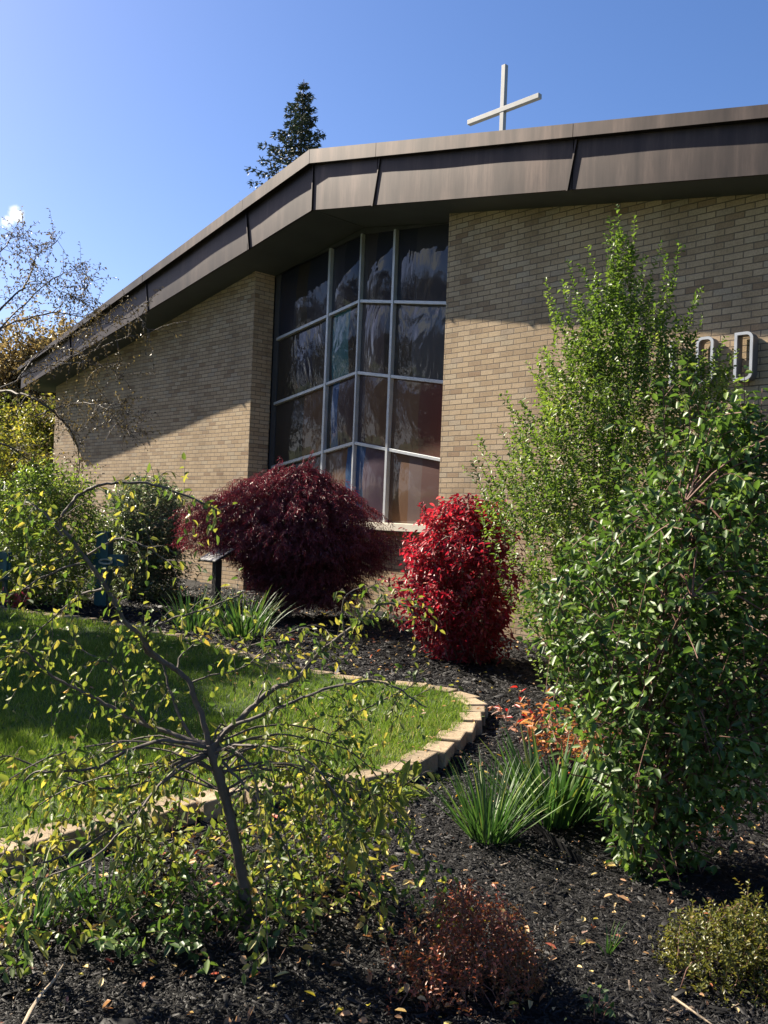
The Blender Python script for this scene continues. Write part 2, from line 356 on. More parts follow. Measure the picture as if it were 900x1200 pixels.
# ---- grass blades
GRASS = leafmat('grass_blades', [(0, (.05, .09, .015)), (.4, (.11, .175, .028)), (.8, (.17, .235, .045)), (.93, (.24, .26, .07)), (1, (.33, .28, .13))], .4, .5, .35)
def in_view(P, mx=.62, mnd=1.5):
    q = P-EYE; d = q@FWD; x = q@RIGHT/np.maximum(d, .01); y = q@UP/np.maximum(d, .01)
    return (d > mnd) & (np.abs(x) < mx) & (y > -.66)
def grass():
    n = 1300000; x = rng.uniform(-15, -3.3, n); y = rng.uniform(-3, 5.8, n)
    P = np.stack([x, y, gz(x, y)+.07], 1); d = (P-EYE)@FWD
    keep = in_view(P) & (rng.random(n) < np.clip((4.6/np.maximum(d, 1))**1.6, 0, 1)); P = P[keep]; d = d[keep]
    keep = inpoly(P[:, 0], P[:, 1], LAWN) & (edge_d(P[:, 0], P[:, 1]) > .13); P = P[keep]; d = d[keep]
    n = len(P); print('grass', n); sc_ = np.clip(d/4.6, 1, 2.4)
    h = rng.uniform(.025, .062, n)*(1+.4*vn(P[:, 0], P[:, 1], .35, 8)); a = rng.uniform(0, 6.28, n); wd = .0028*sc_
    up = np.stack([rng.normal(0, .45, n), rng.normal(0, .45, n), np.ones(n)], 1); up = nrm(up); S = np.stack([np.cos(a), np.sin(a), 0*a], 1)
    V = np.stack([P-S*wd[:, None], P+S*wd[:, None], P+up*h[:, None]+rng.normal(0, .008, (n, 3))], 1).reshape(-1, 3)
    R = np.clip(rng.normal(.45, .2, n)+.22*vn(P[:, 0], P[:, 1], .55, 9)+.12*vn(P[:, 0], P[:, 1], .16, 10)+(rng.random(n) < .03)*.5, 0, 1)
    tag(mesh('grass', V, [np.arange(n*3).reshape(-1, 3)], GRASS, rnd=np.repeat(R, 3)), 'short bright green lawn grass inside the curved stone edging', 'grass', kind='stuff')
grass()

# ---- mulch chips
CHIP = leafmat('bark_chips', [(0, (.005, .005, .005)), (.5, (.010, .0095, .010)), (.85, (.026, .024, .026)), (.95, (.07, .055, .042)), (1, (.16, .12, .09))], 0, .62, .3)
def chips():
    n = 1500000; x = rng.uniform(-13, 1, n); y = rng.uniform(.6, 8.6, n); P = np.stack([x, y, gz(x, y)], 1); d = (P-EYE)@FWD
    keep = in_view(P) & (rng.random(n) < np.clip((3.0/np.maximum(d, 1))**1.7, 0, 1)); P = P[keep]
    keep = ~(inpoly(P[:, 0], P[:, 1], LAWN)); P = P[keep]; d = (P-EYE)@FWD; n = len(P); print('chips', n)
    P[:, 2] += .022*vn(P[:, 0], P[:, 1], .5, 1)+.012*vn(P[:, 0], P[:, 1], .17, 2)+.006+rng.random(n)*.014
    s = np.clip(d/4.5, .8, 2); L = rng.lognormal(math.log(.0095), .5, n)*s; W = L*rng.uniform(.12, .35, n); T = W*.35
    a = rng.uniform(0, 6.28, n); D = nrm(np.stack([np.cos(a), np.sin(a), rng.normal(0, .28, n)], 1)); N = nrm(np.stack([rng.normal(0, .4, n), rng.normal(0, .4, n), np.ones(n)], 1)); S = nrm(np.cross(D, N)); N = np.cross(S, D)
    L, W, T = L[:, None], W[:, None], T[:, None]; j = lambda: rng.uniform(.4, 1, (n, 1))
    V = np.stack([P-D*L-S*W*j(), P-D*L+S*W*j(), P+D*L+S*W*j(), P+D*L-S*W*j(), P-D*L*.8+N*T*2-S*W*.3, P+D*L*.8+N*T*2+S*W*.3], 1)
    b = np.arange(n)[:, None]*6
    F = [np.concatenate([b+A([0, 3, 5, 4]), b+A([2, 1, 4, 5])]), np.concatenate([b+A([1, 0, 4]), b+A([3, 2, 5])])]
    R = np.clip(rng.beta(1.6, 2.2, n)*.85+(rng.random(n) < .025)*.5, 0, 1)
    tag(mesh('mulch_chips', V.reshape(-1, 3), F, CHIP, rnd=np.repeat(R, 6)), 'shredded black bark mulch covering the planting bed', 'mulch', kind='stuff')
chips()
# ---- fallen leaves
FALL = leafmat('fallen_leaves', [(0, (.28, .13, .06)), (.3, (.5, .3, .16)), (.6, (.62, .48, .22)), (.8, (.55, .48, .08)), (.92, (.5, .12, .08)), (1, (.55, .42, .35))], .25, .55, .3)
def fallen():
    lv = Leaves()
    def put(n, xr, yr, size, filt=None):
        x = rng.uniform(*xr, n); y = rng.uniform(*yr, n)
        if filt is not None: k = filt(x, y); x, y = x[k], y[k]; n = len(x)
        lw = inpoly(x, y, LAWN); P = np.stack([x, y, gz(x, y)+.03+.07*lw], 1); a = rng.uniform(0, 6.28, n)
        lv.add(P, np.stack([np.cos(a), np.sin(a), rng.normal(0, .35, n)], 1), np.stack([rng.normal(0, .4, n), rng.normal(0, .4, n), np.ones(n)], 1), rng.uniform(.6, 1.2, n)*size, rng.uniform(.5, .9, n)*size*.6, rng.random(n))
    put(900, (-5, .5), (.8, 4.5), .026); put(1800, (-5, .5), (.8, 5.5), .012)
    put(500, (-8, -1), (4, 8.5), .04)
    put(260, (-3.6, -1.7), (1.2, 3.0), .045)
    put(170, (-11, -3.9), (1, 5.3), .045)
    put(160, (-2.2, -.2), (3.2, 5.5), .05)
    put(600, (-13, -6), (5.6, 8.5), .045)
    tag(lv.build('fallen_leaves', FALL, curl=.3, fold=.3), 'small tan, yellow and red fallen leaves scattered over mulch and lawn', 'fallen leaves', kind='stuff')
fallen()

# ------------------------------------------------------------------ edging stones
def blocks():
    P = EDGE; seg = np.hypot(*np.diff(P, axis=0).T); s = np.concatenate([[0], np.cumsum(seg)]); L = s[-1]; step = .285; proto = None; k = 0; t = .1
    tip = A([-4.38, 5.45])
    while t < L-.1:
        c = A([np.interp(t, s, P[:, 0]), np.interp(t, s, P[:, 1])]); c2 = A([np.interp(t+.02, s, P[:, 0]), np.interp(t+.02, s, P[:, 1])]); T = nrm(c2-c); Nn = A([-T[1], T[0]])  # inward = left of travel
        if c[1] < -1.0 or c[0] < -12.5: t += step; continue
        ctr = c+Nn*.10
        if proto is None:
            b = MB(); hw = .14; dp = .085
            V = [(-hw, -dp), (hw, -dp), (hw*.82, dp), (-hw*.82, dp)]; b.add([(x, y, -.09) for x, y in V]+[(x, y, .045) for x, y in V], [(3, 2, 1, 0), (4, 5, 6, 7), (0, 1, 5, 4), (1, 2, 6, 5), (2, 3, 7, 6), (3, 0, 4, 7)])
            o = b.build('edging_block', STONE, bevel=.009); proto = o
        else:
            o = proto.copy(); COL.objects.link(o)
        o.location = (ctr[0]+rng.normal(0, .006), ctr[1]+rng.normal(0, .006), float(gz(*ctr))+.048+rng.normal(0, .005))
        o.rotation_euler = (rng.normal(0, .025), rng.normal(0, .025), math.atan2(T[1], T[0])+rng.normal(0, .05)+.10)
        o.scale = (rng.uniform(.90, .98), rng.uniform(.90, 1.08), 1)
        if c[1] < 5.3 and c[0] > -4.35:
            lb, g = 'tan concrete edging block along the lawn side nearest the camera', 'edging blocks on the near side of the lawn'
        elif c[0] > -5.3:
            lb, g = 'tan concrete edging block at the rounded right tip of the lawn', 'edging blocks at the rounded tip of the lawn'
        else:
            lb, g = 'grey tan edging block on the far side of the lawn towards the building', 'edging blocks on the far side of the lawn'
        tag(o, lb, 'edging block', g)
        t += step*rng.uniform(.97, 1.03); k += 1
blocks()

# ------------------------------------------------------------------ church
RX = -10.14                      # ridge line
XL, XR = -19.95, -.33            # ends of the facade
FY = 8.08                        # plane of the fascia panels
zb = lambda x: 6.04-.173*abs(x-RX)      # underside of the roof
zt = lambda x: 6.88-.210*abs(x-RX)      # top of the roof
church = thing('church_building', 'low tan brick church with broad gabled bronze roof edge and tall dark window', 'church')
b = MB()
B0 = -.6
b.prism([(XL, B0), (-12.33, B0), (-12.33, zb(-12.33)+.06), (XL, zb(XL)+.06)], WY, WY+.40)
b.prism([(-8.0, B0), (XR, B0), (XR, zb(XR)+.06), (-8.0, zb(-8.0)+.06)], WY, WY+.40)
b.prism([(-12.9, B0), (-7.4, B0), (-7.4, 1.46), (-12.9, 1.46)], WY+.402, WY+.9)      # below the window
b.box((XL, WY+.402, B0), (XL+.3, 27, zb(XL)+.05)); b.box((XR-.3, WY+.402, B0), (XR, 27, zb(XR)+.05))
b.build('wall', BRICK, church)
back = MB(); back.prism([(XL, B0), (XR, B0), (XR, zb(XR)+.04), (RX, zb(RX)+.04), (XL, zb(XL)+.04)], 27.002, 27.3); back.build('wall', BRICK, church)
inn = MB(); inn.box((-13.5, WY+2.2, 0), (-7, WY+2.25, 5.9)); inn.build('interior_wall', plain('dark_interior', (.05, .045, .045), .8), church)
# roof
roof = MB(); EL, ER = XL-.5, XR+.5
roof.prism([(EL, zb(EL)+.012), (RX, zb(RX)+.012), (ER, zb(ER)+.012), (ER, zt(ER)-.03), (RX, zt(RX)-.03), (EL, zt(EL)-.03)], FY+.03, 28.0)
roof = roof.build('roof', ROOFM, church)
sf = MB()
sf.prism([(EL, zb(EL)-.004), (RX, zb(RX)-.004), (RX, zb(RX)+.010), (EL, zb(EL)+.010)], FY+.02, 27.9); sf.prism([(RX, zb(RX)-.004), (ER, zb(ER)-.004), (ER, zb(ER)+.010), (RX, zb(RX)+.010)], FY+.02, 27.9)
sf.build('soffit', SOFFIT, roof)
# soffit joint strips
seams = [-17.95, -14.83, -11.73, RX, -8.78, -5.66, -2.55]
def capz(x): return zt(x)-.20+.012*abs(x-RX)
xs = [EL]+seams+[ER]
for a0, a1 in zip(xs[:-1], xs[1:]):
    nx = 14; px = np.linspace(a0+.006, a1-.006, nx); V = []; 
    # a slightly oil-canned sheet, thick
    for yy in (0, 1):
        for j, tt in enumerate(np.linspace(0, 1, 5)):
            for i, x in enumerate(px):
                e = math.sin(math.pi*i/(nx-1)); z0 = zb(x)-.012; z1 = capz(x)+.02
                V.append((x, FY+.028 if yy else FY-.004-.003*e*math.sin(math.pi*tt)+.003*math.sin(x*3.1), z0+(z1-z0)*tt))
    F = []
    n2 = nx*5
    for j in range(4):
        for i in range(nx-1):
            q = j*nx+i; F.append((q, q+1, q+nx+1, q+nx)); q += n2; F.append((q, q+nx, q+nx+1, q+1))
    for i in range(nx-1): F.append((i+1, i, i+n2, i+1+n2)); q = 4*nx+i; F.append((q, q+1, q+1+n2, q+n2))
    for j in range(4):
        q = j*nx; F.append((q, q+nx, q+nx+n2, q+n2)); q += nx-1; F.append((q+nx, q, q+n2, q+nx+n2))
    p = MB(); p.add(V, F); p.build('fascia_panel', BRONZE, roof, smooth=True)
for x in seams:      # standing ribs between the panels, square to the roof slope
    z0, z1 = zb(x)-.018, capz(x)+.015; sg = 0 if x == RX else (-1 if x < RX else 1); dx = .19*(z1-z0)*sg*.5
    m_ = MB(); m_.prism([(x-dx-.009, z0), (x-dx+.009, z0), (x+dx+.009, z1), (x+dx-.009, z1)], FY-.024, FY-.002); m_.build('seam_rib', BRONZE, roof)
for s_ in (-1, 1):   # projecting cap band
    e_ = EL-.02 if s_ < 0 else ER+.02
    brk = sorted([RX, e_]+[q+.05*s_ for q in seams if (q-RX)*s_ > .01])
    for a0, a1 in zip(brk[:-1], brk[1:]):
        g = .004; c_ = MB(); a, c2 = a0+g*(a0 != RX), a1-g*(a1 != RX)
        c_.prism([(a, capz(a)), (c2, capz(c2)), (c2, zt(c2)), (a, zt(a))], FY-.095+.004*random.random(), FY+.30)
        c_.build('roof_cap', BRONZE, roof)
for x in (-20.45,):
    g = MB(); g.box((EL-.03, FY+.33, zb(EL)-.01), (EL-.003, 28, zt(EL)-.01)); g.build('eave_fascia', BRONZE, roof)
# soffit ridge strip
g = MB(); g.obox((RX, (FY+WY+.5)/2, zb(RX)-.008), [A([1, 0, 0]), A([0, 1, 0]), A([0, 0, 1])], (.02, .53, .005)); g.build('soffit_joint', SOFFIT, roof)

# window
WP = WY+.44          # glass plane
win = MB()
fr0, fr1 = WP-.05, WP+.07
head = lambda x: 5.93-.115*abs(x-RX)
win.prism([(-12.327, 1.56), (-12.20, 1.56), (-12.20, head(-12.2)), (-12.327, head(-12.3))], WP-.02, fr1)
win.prism([(-8.12, 1.56), (-8.003, 1.56), (-8.003, head(-8.0)), (-8.12, head(-8.12))], WP-.02, fr1)
win.prism([(-12.327, head(-12.327)), (RX, head(RX)), (RX, zb(RX)-.01), (-12.327, zb(-12.327)-.01)], WP-.03, fr1+.02)
win.prism([(RX+.001, head(RX)), (-8.003, head(-8.003)), (-8.003, zb(-8.003)-.01), (RX+.001, zb(RX)-.01)], WP-.031, fr1+.02)
WIN = win.build('window', DARKFR, church)
sl_ = MB(); sl_.box((-12.325, WY+.20, 1.44), (-8.005, WP+.1, 1.555)); sl_.build('sill', SILLM, WIN, bevel=.008)
MUL = [-10.87, RX, -9.41]
for x in MUL:
    hw = .023 if x != RX else .016
    m_ = MB(); m_.prism([(x-hw, 1.557), (x+hw, 1.557), (x+hw, head(x+hw)), (x-hw, head(x-hw))] if x != RX else [(x-hw, 1.557), (x+hw, 1.557), (x+hw, head(x+hw)), (x, head(x)), (x-hw, head(x-hw))], WP-.075, WP+.06)
    m_.build('mullion', ALU, WIN, bevel=.004)
BARZ = [4.905, 3.815, 2.745]
cols = [-12.20, -10.87, RX, -9.41, -8.12]
for zc in BARZ:
    for i in range(4):
        a0 = cols[i]+(.024 if i in (1, 3) else .017 if i == 2 else .002); a1 = cols[i+1]-(.024 if i in (0, 2) else .017 if i == 1 else .002)
        zz = lambda x: zc-.165*abs(x-RX)
        m_ = MB(); m_.prism([(a0, zz(a0)-.023), (a1, zz(a1)-.023), (a1, zz(a1)+.023), (a0, zz(a0)+.023)], WP-.065, WP+.05); m_.build('glazing_bar', ALU, WIN, bevel=.004)
def glassmat(i, kind):
    m, nt, p = mat('stained_glass_pane'); N = nt.nodes
    tc = N.new('ShaderNodeTexCoord'); sp = N.new('ShaderNodeSeparateXYZ'); link(nt, tc.outputs['Object'], sp.inputs[0])
    nz = noise(nt, 1.3, 3, tc.outputs['Object']); ad = N.new('ShaderNodeMath'); ad.operation = 'MULTIPLY_ADD'; link(nt, nz.outputs['Fac'], ad.inputs[0]); ad.inputs[1].default_value = .12; link(nt, sp.outputs['X'], ad.inputs[2])
    mr = N.new('ShaderNodeMapRange'); mr.inputs['From Min'].default_value = cols[0]; mr.inputs['From Max'].default_value = cols[-1]; link(nt, ad.outputs[0], mr.inputs['Value'])
    navy, brown, red, blue, teal, dk = (.016, .018, .030), (.095, .050, .028), (.075, .026, .020), (.015, .055, .14), (.03, .10, .11), (.030, .024, .020)
    if kind == 0: st = [(0, navy), (.13, dk), (.2, navy), (.33, (.03, .03, .045)), (.42, navy), (.5, (.04, .035, .04)), (.6, navy), (.8, (.03, .03, .04))]
    elif kind == 1: st = [(0, dk), (.15, navy), (.25, dk), (.36, teal), (.46, dk), (.52, (.06, .045, .045)), (.66, dk), (.8, (.05, .05, .055))]
    elif kind == 2: st = [(0, dk), (.2, brown), (.32, dk), (.37, blue), (.41, (.05, .03, .03)), (.56, brown), (.7, brown), (.84, red)]
    else: st = [(0, dk), (.2, brown), (.34, brown), (.465, blue), (.57, (.05, .03, .045)), (.68, brown), (.8, (.10, .07, .065)), (.86, (.085, .045, .04))]
    r = ramp(nt, st, 'CONSTANT'); link(nt, mr.outputs[0], r.inputs['Fac'])
    link(nt, r.outputs['Color'], p.inputs['Base Color']); p.inputs['Roughness'].default_value = .6; p.inputs['Specular IOR Level'].default_value = .1
    p.inputs['Coat Weight'].default_value = 1.0; p.inputs['Coat Roughness'].default_value = .03; p.inputs['Coat IOR'].default_value = 1.42
    v = coord(nt, (1, 1, .55)); n1 = noise(nt, 1.9, 2, v, .5, 1.6); n2 = noise(nt, 6, 2, v, .5, 1.0); mm = N.new('ShaderNodeMath'); mm.operation = 'MULTIPLY_ADD'; link(nt, n2.outputs['Fac'], mm.inputs[0]); mm.inputs[1].default_value = .12; link(nt, n1.outputs['Fac'], mm.inputs[2])
    bb = N.new('ShaderNodeBump'); bb.inputs['Strength'].default_value = .8; bb.inputs['Distance'].default_value = [.026, .055, .014, .009][kind]; link(nt, mm.outputs[0], bb.inputs['Height']); link(nt, bb.outputs['Normal'], p.inputs['Coat Normal'])
    return m
GL = [glassmat(i, i) for i in range(4)]
LEV = [lambda x: 1.56, lambda x: BARZ[2]-.165*abs(x-RX), lambda x: BARZ[1]-.165*abs(x-RX), lambda x: BARZ[0]-.165*abs(x-RX), head]
for r_ in range(4):
    for i in range(4):
        a0 = cols[i]+.0; a1 = cols[i+1]; lo, hi = LEV[r_], LEV[r_+1]; nx = nz_ = 13; V = []; dome = [.05, .045, .035, .03][3-r_]*rng.uniform(.7, 1.2); tilt = rng.normal(0, .006)
        for k in range(nz_):
            for j in range(nx):
                u, v_ = j/(nx-1), k/(nz_-1); x = a0+(a1-a0)*u; z = lo(x)+(hi(x)-lo(x))*v_
                V.append((x, WP-.002-dome*(math.sin(math.pi*u)**.8)*(math.sin(math.pi*v_)**.8)+tilt*(v_-.5), z))
        n2 = len(V); V += [(x, WP+.03, z) for x, y, z in V]
        F = []
        for k in range(nz_-1):
            for j in range(nx-1): q = k*nx+j; F.append((q, q+1, q+nx+1, q+nx)); q += n2; F.append((q, q+nx, q+nx+1, q+1))
        bd = [j for j in range(nx)]+[k*nx+nx-1 for k in range(1, nz_)]+[(nz_-1)*nx+j for j in range(nx-2, -1, -1)]+[k*nx for k in range(nz_-2, 0, -1)]
        for q in range(len(bd)): a_, b_ = bd[q], bd[(q+1) % len(bd)]; F.append((b_, a_, a_+n2, b_+n2))
        p = MB(); p.add(V, F); p.build('pane', GL[3-r_], WIN, smooth=True)

# rooftop cross on the ridge
cr = thing('rooftop_cross', 'plain pale grey metal cross standing on the ridge of the church roof', 'cross')
CY = 12.3; g = MB(); g.box((RX-.042, CY-.042, zt(RX)-.035), (RX+.042, CY+.042, 9.74)); g.build('post', CROSSM, cr, bevel=.004)
g = MB(); g.box((RX-.80, CY-.048, 8.90), (RX+.80, CY+.048, 8.985)); g.build('arm', CROSSM, cr, bevel=.004); rebase(cr, (RX, CY, zt(RX)))

# metal letters
def letter(name, x0, x1, z0, z1, kind, label):
    def outl(x0, x1, z0, z1, r, rl):
        P = []
        def arc(cx, cz, r, a0, a1):
            for t in np.linspace(a0, a1, 7): P.append((cx+r*math.cos(t), cz+r*math.sin(t)))
        h = math.pi/2
        if rl: arc(x0+r, z0+r, r, 2*h, 3*h)
        else: P.extend([(x0, z0)]*7)
        arc(x1-r, z0+r, r, 3*h, 4*h); arc(x1-r, z1-r, r, 0, h)
        if rl: arc(x0+r, z1-r, r, h, 2*h)
        else: P.extend([(x0, z1)]*7)
        return P
    t = thing(name, label, 'letter', 'raised metal letters on the brick wall')
    def ring(o, i, y0, y1):
        n = len(o); V = [(x, y0, z) for x, z in o]+[(x, y0, z) for x, z in i]+[(x, y1, z) for x, z in o]+[(x, y1, z) for x, z in i]; F = []
        for k in range(n):
            l = (k+1) % n
            F += [(k, l, l+n, k+n), (l, k, k+2*n, l+2*n), (k+n, l+n, l+3*n, k+3*n), (k+2*n, k+3*n, l+3*n, l+2*n)]
        m_ = MB(); m_.add(V, F); return m_
    if kind == 'I':
        m_ = MB(); m_.box((x0, 8.535, z0), (x1, 8.555, z1)); m_.build('face', LETM, t, bevel=.003); m_ = MB(); m_.box((x0+.004, 8.557, z0+.004), (x1-.004, 8.665, z1-.004)); m_.build('return', LETD, t)
    else:
        rl = kind == 'O'; s_ = .028
        ring(outl(x0, x1, z0, z1, .065, rl), outl(x0+s_, x1-s_, z0+s_, z1-s_, .04, rl), 8.535, 8.555).build('face', LETM, t)
        ring(outl(x0+.004, x1-.004, z0+.004, z1-.004, .062, rl), outl(x0+s_-.003, x1-s_+.003, z0+s_-.003, z1-s_+.003, .043, rl), 8.557, 8.665).build('return', LETD, t)
    rebase(t, ((x0+x1)/2, 8.66, z0))
OX = .10
letter('wall_letter', -4.10+OX, -3.915+OX, 3.095, 3.57, 'D', 'tall narrow metal letter D, the one fully clear of the shrub')
letter('wall_letter', -4.50+OX, -4.315+OX, 3.095, 3.57, 'O', 'rounded metal letter just left of the D, half hidden by shrub tips')
letter('wall_letter', -4.79+OX, -4.755+OX, 3.095, 3.57, 'I', 'straight metal letter stroke mostly buried in the tall shrub, left of the rounded letter')

# ------------------------------------------------------------------ small garden things
WOODD = plain('dark_post_wood', (.022, .018, .015), .7, 0, 30, .3, .3); PLQ = plain('plaque_plate', (.5, .5, .5), .3, .3, 14, .25)
pq = thing('plaque_stand', 'slanted information plaque on a dark square post before the brick wall', 'plaque')
pb = gnd(252, 724); g = MB(); g.box((pb[0]-.045, pb[1]-.045, pb[2]-.05), (pb[0]+.045, pb[1]+.045, pb[2]+.74)); g.build('post', WOODD, pq, bevel=.004)
tl = math.radians(28); ax = [RIGHT*1.0, None, None]; ax[0] = A([1., 0, 0]); bk = A([0, 1., 0]); ax[1] = bk*math.cos(tl)+A([0, 0, 1])*math.sin(tl); ax[2] = np.cross(ax[0], ax[1])
pc = A([pb[0], pb[1]-.01, pb[2]+.80]); g = MB(); g.obox(pc, ax, (.20, .17, .012)); PO = g.build('plate', WOODD, pq, bevel=.004)
g = MB(); g.obox(pc+ax[2]*.0155, ax, (.19, .16, .003)); g.build('printed_sheet', PLQ, PO)
g = MB()
for j in range(6): g.obox(pc+ax[2]*.0195+ax[1]*(.10-.035*j)+ax[0]*.07, ax, (.09-.02*(j % 3), .006, .0008))
g.build('printed_lines', WOODD, PO)
g = MB(); V = [pc+ax[2]*.0205+ax[0]*(-.11+.055*math.cos(a))+ax[1]*(.0+.06*math.sin(a)) for a in np.arange(14)*2*math.pi/14]; V2 = [v-ax[2]*.002 for v in V]; g.add(V+V2, [tuple(range(14)), tuple(range(27, 13, -1))]+[((i+1) % 14, i, i+14, (i+1) % 14+14) for i in range(14)]); g.build('printed_oval', plain('cream_print', (.7, .66, .52), .5), PO)
rebase(pq, pb)
TEAL = plain('teal_paint', (.016, .07, .07), .5, 0, 18, .3, .2)
tc_ = thing('garden_cross', 'chunky teal painted wooden garden cross in the bed behind the lawn', 'cross'); tb = gnd(120, 710)
u_, v_ = nrm(A([.80, .60, 0])), nrm(A([-.60, .80, 0])); zz = A([0, 0, 1.])
g = MB(); g.obox(tb+zz*.46, [u_, v_, zz], (.085, .085, .52)); g.build('post', TEAL, tc_, bevel=.006)
for s_ in (-1, 1):
    g = MB(); g.obox(tb+zz*.62+u_*s_*.20, [u_, v_, zz], (.112, .075, .075)); g.build('arm', TEAL, tc_, bevel=.006)
g = MB(); g.obox(tb+zz*.985, [u_, v_, zz], (.10, .10, .012)); g.build('cap', TEAL, tc_, bevel=.003)
rebase(tc_, tb)
rg = MB(); pr = [tb+zz*(.60+.03*math.sin(a))-v_*(.105+.02*math.cos(a))+u_*(.07+.10*math.cos(a)) for a in np.linspace(0, 2*math.pi, 22)]; rg.tube(pr, .013, 6)
tag(rg.build('wreath', plain('pale_grapevine', (.42, .40, .30), .8, 0, 40, .3), smooth=True), 'small pale ring wreath hanging on the front of the teal cross', 'wreath')
bn = thing('garden_bench', 'low dark teal garden bench at the far left behind the lawn', 'bench'); bb_ = gnd(-28, 716)
for k in range(3): g = MB(); g.obox(bb_+zz*.40+v_*(.13*k-.13), [u_, v_, zz], (.34, .055, .018)); g.build('slat', TEAL, bn, bevel=.004)
for k in range(2): g = MB(); g.obox(bb_+zz*(.55+.13*k)+v_*.22, [u_, v_, zz], (.30, .015, .045)); g.build('back_slat', TEAL, bn, bevel=.004)
for sx_ in (-1, 1):
    for sy_ in (-1, 1): g = MB(); hh = .19 if sy_ < 0 else .36; g.obox(bb_+zz*hh+u_*.25*sx_+v_*(.15 if sy_ < 0 else .19)*sy_, [u_, v_, zz], (.025, .025, hh)); g.build('leg', TEAL, bn, bevel=.003)
rebase(bn, bb_)
# black landscape edging strip curling out of the mulch
def strip():
    P = smoothline([gnd(606, 966)+A([0, 0, -.02]), gnd(632, 978)+A([0, 0, .025]), gnd(660, 998)+A([0, 0, .02]), gnd(690, 1016)+A([0, 0, 0]), gnd(716, 1030)+A([0, 0, -.03])], 6)
    T = nrm(np.gradient(P, axis=0)); S = nrm(np.cross(T, A([0, 0, 1.]))); m_ = MB(); V = []; n = len(P)
    for i in range(n):
        lean = S[i]*.03
        V += [P[i]-A([0, 0, .05]), P[i]+A([0, 0, .04])+lean, P[i]+A([0, 0, .04])+lean+S[i]*.006, P[i]-A([0, 0, .05])+S[i]*.006]
    F = [(0, 1, 2, 3), tuple((n-1)*4+q for q in (3, 2, 1, 0))]
    for i in range(n-1):
        for q in range(4): a_, b_ = i*4+q, i*4+(q+1) % 4; F.append((a_, a_+4, b_+4, b_))
    m_.add(V, F)
    tag(m_.build('landscape_edging', plain('black_plastic', (.010, .010, .011), .75, 0, 30, .3, .2, .2), smooth=True), 'black plastic edging strip poking out of mulch below the strap-leaved plants', 'edging strip')
strip()
def stick(pts, r, label, name='fallen_stick'):
    m_ = MB(); m_.tube(smoothline(pts, 5), [r, r*.8, r*.45], 6); tag(m_.build(name, barkm('dry_stick', (.34, .26, .17)), smooth=True), label, 'stick')
stick([gnd(20, 1215, .03), gnd(45, 1170, .06), gnd(62, 1150, .10), gnd(76, 1128, .16)], .006, 'pale dry stick leaning in mulch at the bottom left corner')
stick([gnd(788, 1168, .03), gnd(812, 1185, .03), gnd(850, 1212, .03)], .0045, 'thin pale dry stem lying on mulch by the olive spirea')

# ------------------------------------------------------------------ plants
class Plant:
    def __init__(s, name, label, cat, base, group=None):
        s.root = thing(name, label, cat, group); s.base = A(base, float); s.W = MB(); s.L = Leaves(); s.nw = 0
    def wood(s, P, r, k=5): s.W.tube(P, r, k); s.nw += 1
    def twig_leaves(s, P, spacing, size, asp=.5, r0=None, droop=.3, spread=.9, rvar=.35, clump=None, svar=.25, start=.1, tw=.0012, wood=True, up=None):
        """leaves alternately along a polyline"""
        P = A(P, float); sg = np.linalg.norm(np.diff(P, axis=0), axis=1); cs = np.concatenate([[0], np.cumsum(sg)]); L = cs[-1]
        n = max(2, int(L/spacing)); t = np.linspace(L*start, L, n)
        Q = np.stack([np.interp(t, cs, P[:, i]) for i in range(3)], 1); T = nrm(np.gradient(Q, axis=0))
        a = np.arange(n)*2.4+rng.uniform(0, 6.28)+rng.normal(0, .5, n); ref = nrm(np.cross(T, A([.3, .2, .9])+0*T)); W = np.cross(T, ref)
        out = ref*np.cos(a)[:, None]+W*np.sin(a)[:, None]
        D = nrm(T*(1-.45*spread)+out*spread+A([0, 0, -droop])+rng.normal(0, .22, (n, 3)))
        N = nrm(A([0, 0, 1.])+rng.normal(0, .55, (n, 3))+T*.3) if up is None else nrm(up+rng.normal(0, .5, (n, 3)))
        c = rng.random() if clump is None else clump
        s.L.add(Q, D, N, size*rng.uniform(1-svar, 1+svar, n), size*asp*rng.uniform(.8, 1.15, n), np.clip(c*(1-rvar)+rng.random(n)*rvar, 0, 1))
        if wood: s.wood(P, [tw*1.4, tw*.6], 3)
    def done(s, lm, wm, lname='foliage', wname='stem', simple=False, curl=.15, fold=.25):
        if s.L.P: s.L.build(lname, lm, s.root, simple, curl, fold)
        if s.nw: s.W.build(wname, wm, s.root, smooth=True)
        rebase(s.root, s.base); return s.root
def curve(a, b, bow, n=6):
    a, b = A(a, float), A(b, float); t = np.linspace(0, 1, n)[:, None]; return a*(1-t)+b*t+A(bow, float)*(4*t*(1-t))
def env(depth, rows):
    """rows (y, xl, xr) in photo pixels of a shrub standing at that distance -> height, sideways centre, half width in metres"""
    o = []
    for y, xl, xr in rows:
        c = at((xl+xr)/2, y, depth); o.append((c[2], ((xl+xr)/2-450)/FPX*depth, (xr-xl)/2/FPX*depth))
    o.sort(); return A(o)
RH = nrm(A([RIGHT[0], RIGHT[1], 0])); FH = nrm(A([FWD[0], FWD[1], 0]))
